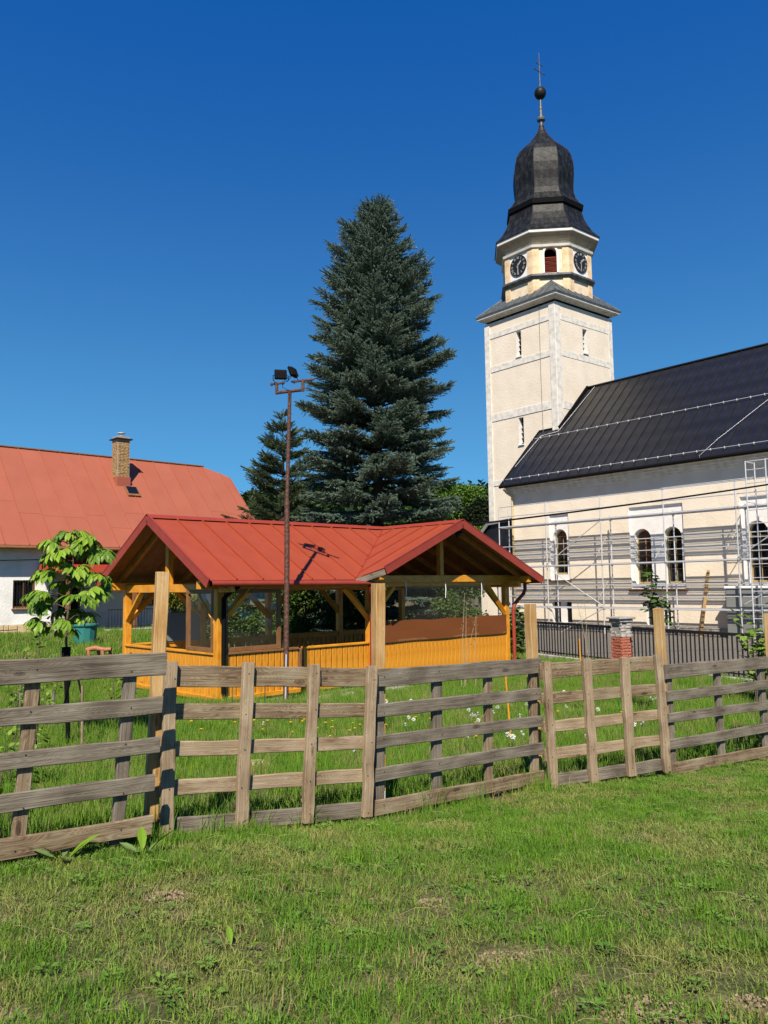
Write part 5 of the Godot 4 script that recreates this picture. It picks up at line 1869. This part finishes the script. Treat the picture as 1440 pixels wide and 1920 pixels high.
	stem_plant("berry_shrub", "bright green leafy shrub near the ground at the fence panel's edge", "shrub", P.call(-3.2, -6.7), [S.call(0, 0, .6, .1), S.call(.12, .05, .5, .2), S.call(-.1, 0, .55, -.12)], small, 34, Vector2(.3, 1), .12, 1.0, g1, g2, 3, "young shrubs behind the plank fence")
	stem_plant("berry_shrub", "leafy green shrub in the grass before the orange pavilion corner", "shrub", P.call(-4.75, -14.6), [S.call(0, 0, .95, .1), S.call(.15, .05, .8, -.1), S.call(-.12, 0, .85, -.1), S.call(.05, .1, .7, .2)], small, 36, Vector2(.2, 1), .15, 1.1, g1, g2, 4, "young shrubs behind the plank fence")
	stem_plant("berry_shrub", "low leafy shrub at the foot of the grey garden stakes", "shrub", P.call(-6.4, -14.5), [S.call(0, 0, .6, .2), S.call(.2, .05, .5, -.2), S.call(-.2, 0, .55, -.1), S.call(.3, .1, .5, .2)], small, 30, Vector2(.2, 1), .15, 1.1, g1, g2, 5, "young shrubs behind the plank fence")
	var yt = stem_plant("young_sapling", "thin young sapling tied between grey stakes before the white house wall", "sapling", P.call(-5.75, -13.4), [S.call(0, 0, 1.9, .0)], lobed, 34, Vector2(.45, 1), .2, 1.3, d1, g2, 6)
	m = MB.new()
	m.tube([v3(-.0, 0, .02), v3(.02, .95, .02)], [.04, .035], 8)
	part("trunk_guard", m.mesh(), M.black, yt)
	var stakes = [[v3(-6.05, 0, -13.4), v3(.03, 1.05, 0), .022, M.grey_wood, "upright grey stake beside the thin young sapling"], [v3(-5.95, 0, -13.2), v3(.32, .85, 0), .018, M.black, "dark slanting stick leaning across the thin young sapling"], [v3(-5.3, 0, -12.9), v3(.02, .55, 0), .03, M.grey_wood, "short grey stake between the sapling and the chestnut"], [v3(-3.95, 0, -10.6), v3(-.02, .85, 0), .02, M.brown_wood, "slim brown stake holding a bent black hose by the chestnut"], [v3(-4.5, 0, -9.2), v3(.02, .9, 0), .018, M.grey_wood, "slim grey stake inside the bright shrub by the chestnut"], [v3(1.66, 0, -10.9), v3(-.06, .9, 0), .014, M.orange_wood, "thin orange stake in dandelion grass behind the grey panel"], [v3(4.95, 0, -20.6), v3(-.02, .9, 0), .02, M.orange_wood, "thin orange stake before the iron fence"], [v3(3.95, 0, -11.6), v3(.01, .85, 0), .014, M.orange_wood, "thin orange stake behind the short brownish panel"]]
	for s in stakes:
		m = MB.new()
		m.tube([v3(0, -.15, 0), s[1]], [s[2], s[2] * .9], 7)
		solo("garden_stake", m.mesh(), s[3], s[4], "stake", T3(P.call(s[0].x, s[0].z)), "garden stakes")
	m = MB.new()
	m.tube([v3(-4.3, gh(-4.3, -10.9) + .5, -10.8), v3(-4.15, gh(-4.3, -10.9) + 1.0, -10.7), v3(-4.05, gh(-4.3, -10.9) + 1.05, -10.6), v3(-3.98, gh(-4, -10.6) + .75, -10.6)], [.014, .014, .014, .014], 6, false)
	solo("bent_hose", m.mesh(), M.black, "bent black hose arching from the chestnut tube to a brown stake", "hose")
	for q in [[-2.72, -14.3, .62, "thin green rod standing in front of the orange parapet corner"], [-2.1, -14.0, .7, "thin green rod standing beside the floodlight pole"]]:
		m = MB.new()
		m.tube([v3(0, -.1, 0), v3(.01, q[2], 0)], [.009, .008], 5)
		solo("plant_rod", m.mesh(), mat(L(.03, .08, .05), .6), q[3], "rod", T3(P.call(q[0], q[1])), "thin rods before the pavilion")
	stem_plant("willow_sapling", "slender bare-stemmed sapling with few leaves before the brown tarpaulin", "sapling", P.call(1.62, -17.6), [S.call(0, 0, 2.1, .12), S.call(.1, 0, 1.9, .05), S.call(.3, .1, 1.7, .05), S.call(.05, 0, 1.6, .3)], tiny, 22, Vector2(.5, 1), .1, 1.0, Color(.12, .14, .03), Color(.24, .24, .07), 8, "", M.twig_pale)
	stem_plant("bare_sapling", "tall thin leafless sapling before the iron fence bars", "sapling", P.call(5.1, -20.4), [S.call(0, 0, 2.1, -.05), S.call(.05, 0, 1.9, -.3)], tiny, 8, Vector2(.6, 1), .08, 1.0, Color(.2, .2, .06), Color(.3, .28, .1), 9, "", M.twig_pale)
	stem_plant("leafy_sapling", "dark green leafy sapling growing behind the fresh fence post", "sapling", P.call(4.15, -12.3), [S.call(0, 0, 2.25, -.08), S.call(.04, .02, 2.0, .02)], lobed, 60, Vector2(.66, 1), .16, 1.1, d1, d2, 10)
	var bst = []
	for i in 9: bst.append(S.call(r.randf_range(-.2, .2), r.randf_range(-.2, .2), r.randf_range(.9, 1.6), r.randf_range(-.35, .35)))
	stem_plant("leafy_bush", "light green bush with lobed leaves before the iron fence", "bush", P.call(6.55, -14.2), bst, lobed, 42, Vector2(.25, 1), .16, 1.25, g1, g2, 11)
	var vst = []
	for i in 8: vst.append([v3(r.randf_range(-.3, .3), 0, .35), v3(r.randf_range(-.35, .35), .5, .32), v3(r.randf_range(-.35, .3), 1.0, .33), v3(r.randf_range(-.3, .2), r.randf_range(1.2, 1.65), .3)])
	stem_plant("climbing_vine", "climbing vine with broad leaves covering the brick pillar by the pavilion", "vine", v3(4.2, 0, -26.3), vst, lobed, 46, Vector2(.05, 1), .16, 1.6, d1, d2, 12)
	# teal tub
	var tb = thing("water_tub", "large teal plastic tub on the lawn beside the house", "tub", T3(P.call(-10.25, -27.5)))
	m = MB.new()
	m.lathe([Vector2(.34, 0), Vector2(.4, .62)], 12, 0, Vector3.ZERO, true)
	m.lathe([Vector2(.001, .5), Vector2(.39, .5)], 12, 0, Vector3.ZERO, true)
	part("shell", m.mesh(), M.teal, tb)
	m = MB.new()
	m.lathe([Vector2(.4, .6), Vector2(.455, .61), Vector2(.46, .66), Vector2(.4, .67), Vector2(.385, .58)], 24, 0, Vector3.ZERO, false)
	part("rim", m.mesh(), M.teal, tb)
	# small rustic bench of logs
	var lb = thing("log_stool", "small rustic stool of reddish logs standing in the grass by the pavilion", "stool", T3(P.call(-8.3, -23.4)))
	for q in [[-.26, .1], [-.05, -.1], [.14, .08], [.3, -.06]]:
		m = MB.new()
		m.tube([v3(q[0], -.05, q[1]), v3(q[0] + .02, .2, q[1]), v3(q[0] - .01, .42, q[1])], [.05, .04, .055], 8)
		part("leg", m.mesh(), M.red_log, lb)
	m = MB.new()
	m.tube([v3(-.34, .42, .05), v3(-.1, .47, .06), v3(.15, .42, .04), v3(.38, .43, .05)], [.06, .075, .065, .05], 8)
	part("seat_log", m.mesh(), M.red_log, lb)
	m = MB.new()
	m.tube([v3(0, .03, 0), v3(.7, .1, .2)], [.03, .025], 7)
	solo("birch_stick", m.mesh(), M.twig_pale, "pale fallen stick lying beside the rustic log stool", "stick", T3(P.call(-7.7, -23.0)))
	# stone
	m = MB.new()
	m.lathe([Vector2(.09, 0), Vector2(.11, .05), Vector2(.08, .1), Vector2(.001, .12)], 7, .3, Vector3.ZERO, true)
	solo("field_stone", m.mesh(), M.sandstone, "flat brownish stone lying in the grass behind the battened panel", "stone", Transform3D(Basis.from_scale(v3(1.3, .8, 1)), P.call(-1.5, -9.4)))
	# path edging before the pavilion
	m = MB.new()
	m.box(Transform3D(pavilion_frame().basis, pavilion_frame() * v3(2.0, .07, .75)), v3(4.6, .06, .3), .01)
	setting("path", m.mesh(), M.concrete)
	# dandelions
	var head = MB.new()
	head.col = Color(.72, .72, .68)
	for i in 46:
		var d = v3(r.randfn(), r.randfn(), r.randfn()).normalized()
		var q = d.cross(v3(.3, .8, .5)).normalized() * .0035
		head.tri(v3(0, .0, 0) + d * .006, d * .026 + q, d * .026 - q)
		head.tri(d * .024 + q * 1.8, d * .028, d * .024 - q * 1.8)
	var hm = head.mesh()
	var yl = MB.new()
	yl.col = Color(.75, .5, .01)
	for i in 26:
		var a = TAU * i / 26
		var d = v3(cos(a), .25 + .35 * (i % 2), sin(a)).normalized()
		var q = d.cross(Vector3.UP).normalized() * .004
		yl.tri(Vector3.ZERO, d * .022 + q, d * .022 - q)
	var ym = yl.mesh()
	M.petal = leaf_mat(.7, .3)
	var st = MB.new()
	st.tube([v3(0, -.24, 0), v3(.006, -.1, 0), v3(0, 0, 0)], [.003, .0025, .0025], 4, false)
	var sm = st.mesh()
	var spots = []
	for i in 34: spots.append([r.randf_range(-.3, 2.6), -r.randf_range(9.6, 13.6), true])
	for i in 14: spots.append([r.randf_range(2.8, 5.5), -r.randf_range(10.2, 14.5), true])
	for q in [[-.35, -9.0], [-.2, -9.2], [-1.7, -11.2], [.25, -11.1], [.3, -11.2], [.36, -11.0]]: spots.append([q[0], q[1], true])
	for i in 22: spots.append([-.55 + r.randfn() * .35, -11.8 + r.randfn() * .5, false])
	for i in 12: spots.append([-2.0 + r.randfn() * .5, -12.2 + r.randfn() * .4, false])
	for i in 8: spots.append([r.randf_range(0, 4), -r.randf_range(10, 14), false])
	for s in spots:
		var p: Vector3 = P.call(s[0], s[1]) + v3(0, r.randf_range(.2, .3) if s[2] else r.randf_range(.1, .18), 0)
		var n = thing("dandelion_clock" if s[2] else "dandelion_flower", "white fluffy dandelion clock on thin stem in the garden grass" if s[2] else "yellow dandelion flower blooming in the grass", "dandelion", Transform3D(Basis(Vector3.UP, r.randf() * TAU) * Basis.from_scale(Vector3.ONE * r.randf_range(.9, 1.3)), p), "dandelion clocks in the garden" if s[2] else "yellow dandelions in the garden")
		part("seed_head" if s[2] else "petals", hm if s[2] else ym, M.petal, n)
		part("stem", sm, M.twig_green, n)
	# broad-leaved weeds in the foreground
	var dock = one_leaf(.2, .065)
	for q in [[-1.95, -4.95, 7, "dock plant with long pale leaves at the foot of the grey knotty panel"], [-1.5, -5.05, 6, "dock plant with upright leaves near the yellow post"], [-.65, -3.45, 3, "small two-leaved weed in the short foreground lawn"]]:
		var n = thing("dock_weed", q[3], "weed", T3(P.call(q[0], q[1])), "broad-leaved weeds")
		for k in q[2]:
			var a: float = TAU * k / q[2] + r.randf_range(-.4, .4)
			part("leaf", dock, [M.chestnut, M.dock][k % 2], n, Transform3D(along(v3(cos(a), r.randf_range(.5, 1.3), sin(a)), r.randf_range(-.3, .3), r.randf_range(.6, 1.1) * (.55 if q[2] == 3 else 1.0)), v3(cos(a) * .03, .01, sin(a) * .03)))

# ---------------------------------------------------------------- grass
var soil = [[.49, -3.32, .13], [.21, -4.07, .07], [-.05, -4.1, .05], [.86, -2.86, .14], [-1.1, -4.15, .1], [1.25, -2.9, .08]]

func grass_clump(seed_: int, n: int, rad: float, h0: float, h1: float, w: float, lean: float) -> ArrayMesh:
	var m = MB.new()
	var r = RandomNumberGenerator.new()
	r.seed = seed_
	for i in n:
		var a = r.randf() * TAU
		var q = sqrt(r.randf()) * rad
		var p = v3(cos(a) * q, -.01, sin(a) * q)
		var h = r.randf_range(h0, h1)
		var b = r.randf() * TAU
		var d = v3(cos(b), 0, sin(b))
		var s = v3(-sin(b), 0, cos(b)).rotated(Vector3.UP, r.randf_range(-.6, .6)) * w * r.randf_range(.7, 1.2) * .5
		var ln = lean * r.randf_range(.3, 1.4)
		var p1 = p + d * h * ln * .35 + v3(0, h * .55, 0)
		var p2 = p + d * h * ln + v3(0, h * (1.0 - ln * .3), 0)
		var g = r.randf_range(.7, 1.3)
		m.col = Color(g * r.randf_range(.85, 1.12), g, g * r.randf_range(.7, 1.1))
		if r.randf() < .07: m.col = Color(3.2, 1.6, 2.4)
		var n0 = (s.cross(p1 - p)).normalized()
		if n0.y < 0: n0 = -n0
		var k = m.P.size()
		for v in [p - s, p + s, p1 + s * .8, p1 - s * .8, p2]: m.vert(v, n0, Vector2.ZERO)
		m.I.append_array([k, k + 2, k + 1, k, k + 3, k + 2, k + 3, k + 4, k + 2])
	return m.mesh()

func make_grass() -> void:
	M.grass = leaf_mat(.6, .45)
	var r = RandomNumberGenerator.new()
	r.seed = 5150
	var dry = FastNoiseLite.new()
	dry.seed = 12
	dry.frequency = .9
	dry.fractal_octaves = 3
	var big = FastNoiseLite.new()
	big.seed = 14
	big.frequency = .33
	var tuft = FastNoiseLite.new()
	tuft.seed = 16
	tuft.frequency = 2.6
	tuft.fractal_octaves = 2
	# distance from the plank fence line: positive on the near side
	var side = func(x: float, z: float) -> float: return (z - (-6.55 - (x + .1) * .72)) * .81
	var zones = [
		# [near, far, per square metre, variants, height low, high, blade width, blades, radius, lean]
		[1.6, 11.0, 330.0, 6, .025, .068, .0038, 34, .085, .85, 0],
		[5.0, 23.0, 85.0, 4, .07, .2, .006, 30, .12, .5, 1],
		[22.0, 42.0, 16.0, 3, .08, .22, .016, 34, .3, .5, 2]]
	for zi in zones.size():
		var zn: Array = zones[zi]
		var xf = []
		var cl = []
		for k in zn[3]:
			xf.append([])
			cl.append([])
		var area: float = .5 * 1.3 * (zn[1] * zn[1] - zn[0] * zn[0]) + 1.6 * (zn[1] - zn[0])
		for i in int(area * zn[2]):
			var d = sqrt(lerpf(zn[0] * zn[0], zn[1] * zn[1], r.randf()))
			var x = r.randf_range(-1, 1) * (.65 * d + .8)
			var z = -d
			var s: float = side.call(x, z)
			if zi == 0 and s < -.05: continue
			if zi == 1 and s > .02: continue
			if d > 14:
				var q = pavilion_frame().affine_inverse() * v3(x, 0, z)
				if q.x > -.15 and q.x < 8.95 and q.z < .12 and q.z > -4.2: continue
				var ch = church_frame().affine_inverse() * v3(x, 0, z)
				if ch.z < 2.2 and ch.x > -5: continue
				if ch.x > -1.5 and x > 16.6 - .455 * minf(d, 27.0): continue
				if x > 16.35 - .455 * d + .1 and d < 28: continue
				var hs = house_frame().affine_inverse() * v3(x, 0, z)
				if hs.z < .1 and hs.x < 10.2: continue
			var dn = dry.get_noise_2d(x, z)
			var bn = big.get_noise_2d(x, z)
			var near_soil = 1.0
			if zi == 0:
				for q in soil: near_soil = minf(near_soil, v3(x - q[0], 0, z - q[1]).length() / q[2])
				if near_soil < .9 and r.randf() < .75: continue
			var sc = 1.0 + bn * .5 + tuft.get_noise_2d(x, z) * .8 + r.randf_range(-.25, .25)
			if zi == 0:
				if absf(s) < .14: sc *= 1.5
				sc *= 1.0 - clampf(dn, -.2, .45) * .8
			if zi == 1 and s > -.5: sc *= 1.25
			var dryness = clampf((dn + .18) * 1.6 + r.randf_range(-.25, .25) - bn * .4, 0, 1)
			if zi > 0: dryness *= .45
			var c = Color(.065, .17, .014).lerp(Color(.155, .275, .028), r.randf()).lerp(Color(.33, .265, .11), dryness * .45)
			if r.randf() < .06: c = Color(.3, .24, .12)
			var k = r.randi() % int(zn[3])
			xf[k].append(Transform3D(Basis(Vector3.UP, r.randf() * TAU) * Basis.from_scale(v3(1.0, maxf(sc, .35), 1.0)), v3(x, gh(x, z), z)))
			cl[k].append(c)
		for k in zn[3]:
			var g = copies(["lawn_grass", "garden_grass", "far_grass"][zi], grass_clump(400 + zi * 10 + k, zn[7], zn[8], zn[4], zn[5], zn[6], zn[9]), M.grass, self, xf[k], cl[k])
			g.set_meta("kind", "stuff")
			tag(g, ["short sunlit lawn in front of the plank fence", "tall green garden grass behind the plank fence", "rough grass around the pavilion and house"][zi], "grass")
	# low clover and plantain between the blades
	var wm = MB.new()
	for i in 9:
		var a = TAU * i / 9 + r.randf_range(-.3, .3)
		var gg = r.randf_range(.8, 1.2)
		leaf_shape(wm, Transform3D(along(v3(cos(a), r.randf_range(.15, .6), sin(a)), r.randf_range(-.3, .3)), v3(cos(a) * .012, .005, sin(a) * .012)), r.randf_range(.015, .03), .014, Color(gg, gg, gg), .2, 2)
	var wx = []
	var wc = []
	for i in 2200:
		var d = sqrt(lerpf(4.0, 100.0, r.randf()))
		var x = r.randf_range(-1, 1) * (.62 * d + .5)
		if side.call(x, -d) < .05 or big.get_noise_2d(x * 3.0 + 40.0, -d * 3.0) < -.3: continue
		wx.append(Transform3D(Basis(Vector3.UP, r.randf() * TAU) * Basis.from_scale(Vector3.ONE * r.randf_range(.7, 1.5)), v3(x, gh(x, -d) + r.randf_range(.005, .03), -d)))
		wc.append(Color(.07, .16, .02).lerp(Color(.14, .25, .04), r.randf()))
	var wo = copies("lawn_weeds", wm.mesh(), M.grass, self, wx, wc)
	wo.set_meta("kind", "stuff")
	tag(wo, "small clover and plantain leaves scattered through the short lawn", "weeds")
	# stray straw lying on the lawn
	var sm = MB.new()
	sm.tube([v3(-.06, .0, 0), v3(0, .012, .006), v3(.07, .004, 0)], [.0009, .0009, .0006], 4, false)
	var sx = []
	for i in 500:
		var d = r.randf_range(2.2, 9.0)
		var x = r.randf_range(-1, 1) * .6 * d
		if side.call(x, -d) < .1: continue
		sx.append(Transform3D(Basis.from_euler(v3(r.randf_range(-.3, .3), r.randf() * TAU, r.randf_range(-.4, .4))) * Basis.from_scale(Vector3.ONE * r.randf_range(.4, 1.2)), v3(x, gh(x, -d) + r.randf_range(.015, .05), -d)))
	var so = copies("straw", sm.mesh(), mat(L(.34, .28, .15), .8), self, sx)
	so.set_meta("kind", "stuff")
	tag(so, "pale dry straw scattered over the short lawn", "straw")
	# bare soil heaps
	var cr = MB.new()
	for q in soil:
		for i in int(1500 * q[2]):
			var a = r.randf() * TAU
			var e = sqrt(r.randf()) * q[2]
			var p = v3(q[0] + cos(a) * e * 1.2, 0, q[1] + sin(a) * e)
			p.y = gh(p.x, p.z) + .014 * (1.0 - e / q[2]) + .004
			var s = r.randf_range(.003, .01)
			cr.col = Color(.9, .85, .75) * r.randf_range(.7, 1.2)
			cr.box(Transform3D(Basis.from_euler(v3(r.randf() * 3, r.randf() * 3, r.randf() * 3)), p), v3(s, s * .7, s * 1.2))
	M.soil = mat(L(.3, .235, .16), .95)
	M.soil.vertex_color_use_as_albedo = true
	var sl = part("bare_soil", cr.mesh(), M.soil, self)
	sl.set_meta("kind", "stuff")
	tag(sl, "small heaps of dry crumbly soil in the lawn", "soil")

func _ready() -> void:
	rng.seed = 4711
	# camera
	var cam = Camera3D.new()
	cam.name = "camera"
	cam.fov = rad_to_deg(2.0 * atan(960.0 / 1500.0))
	cam.near = 0.05
	cam.far = 2000.0
	cam.transform = Transform3D(Basis(Vector3.RIGHT, atan(138.0 / 1500.0)) * Basis(Vector3.BACK, -0.014), v3(0, 2.3, 0))
	add_child(cam)
	# sky
	var sky = ProceduralSkyMaterial.new()
	sky.sky_top_color = L(.001, .056, .255).linear_to_srgb()
	sky.sky_horizon_color = L(.12, .4, .67).linear_to_srgb()
	sky.sky_curve = 0.17
	sky.ground_horizon_color = L(.2, .3, .3).linear_to_srgb()
	sky.ground_bottom_color = L(.06, .08, .04).linear_to_srgb()
	sky.sun_angle_max = 2.0
	var env = Environment.new()
	env.background_mode = Environment.BG_SKY
	env.sky = Sky.new()
	env.sky.sky_material = sky
	env.tonemap_mode = Environment.TONE_MAPPER_LINEAR
	env.tonemap_exposure = 1.5
	env.sdfgi_enabled = true
	env.ssao_enabled = true
	env.ssil_enabled = true
	var we = WorldEnvironment.new()
	we.name = "environment"
	we.environment = env
	add_child(we)
	# sun: 46.5 degrees up, behind the camera and a little to its left
	var sun = DirectionalLight3D.new()
	sun.name = "sun"
	sun.light_energy = 1.6
	sun.light_color = Color(1.0, 0.955, 0.89)
	sun.light_angular_distance = 0.53
	sun.shadow_enabled = true
	sun.rotation = Vector3(deg_to_rad(-46.5), deg_to_rad(-5.0), 0)
	add_child(sun)
	make_materials()
	make_ground()
	make_church()
	make_scaffold()
	make_house()
	make_pavilion()
	make_lamp_post()
	make_iron_fence()
	make_wood_fence()
	make_trees()
	make_garden()
	make_grass()
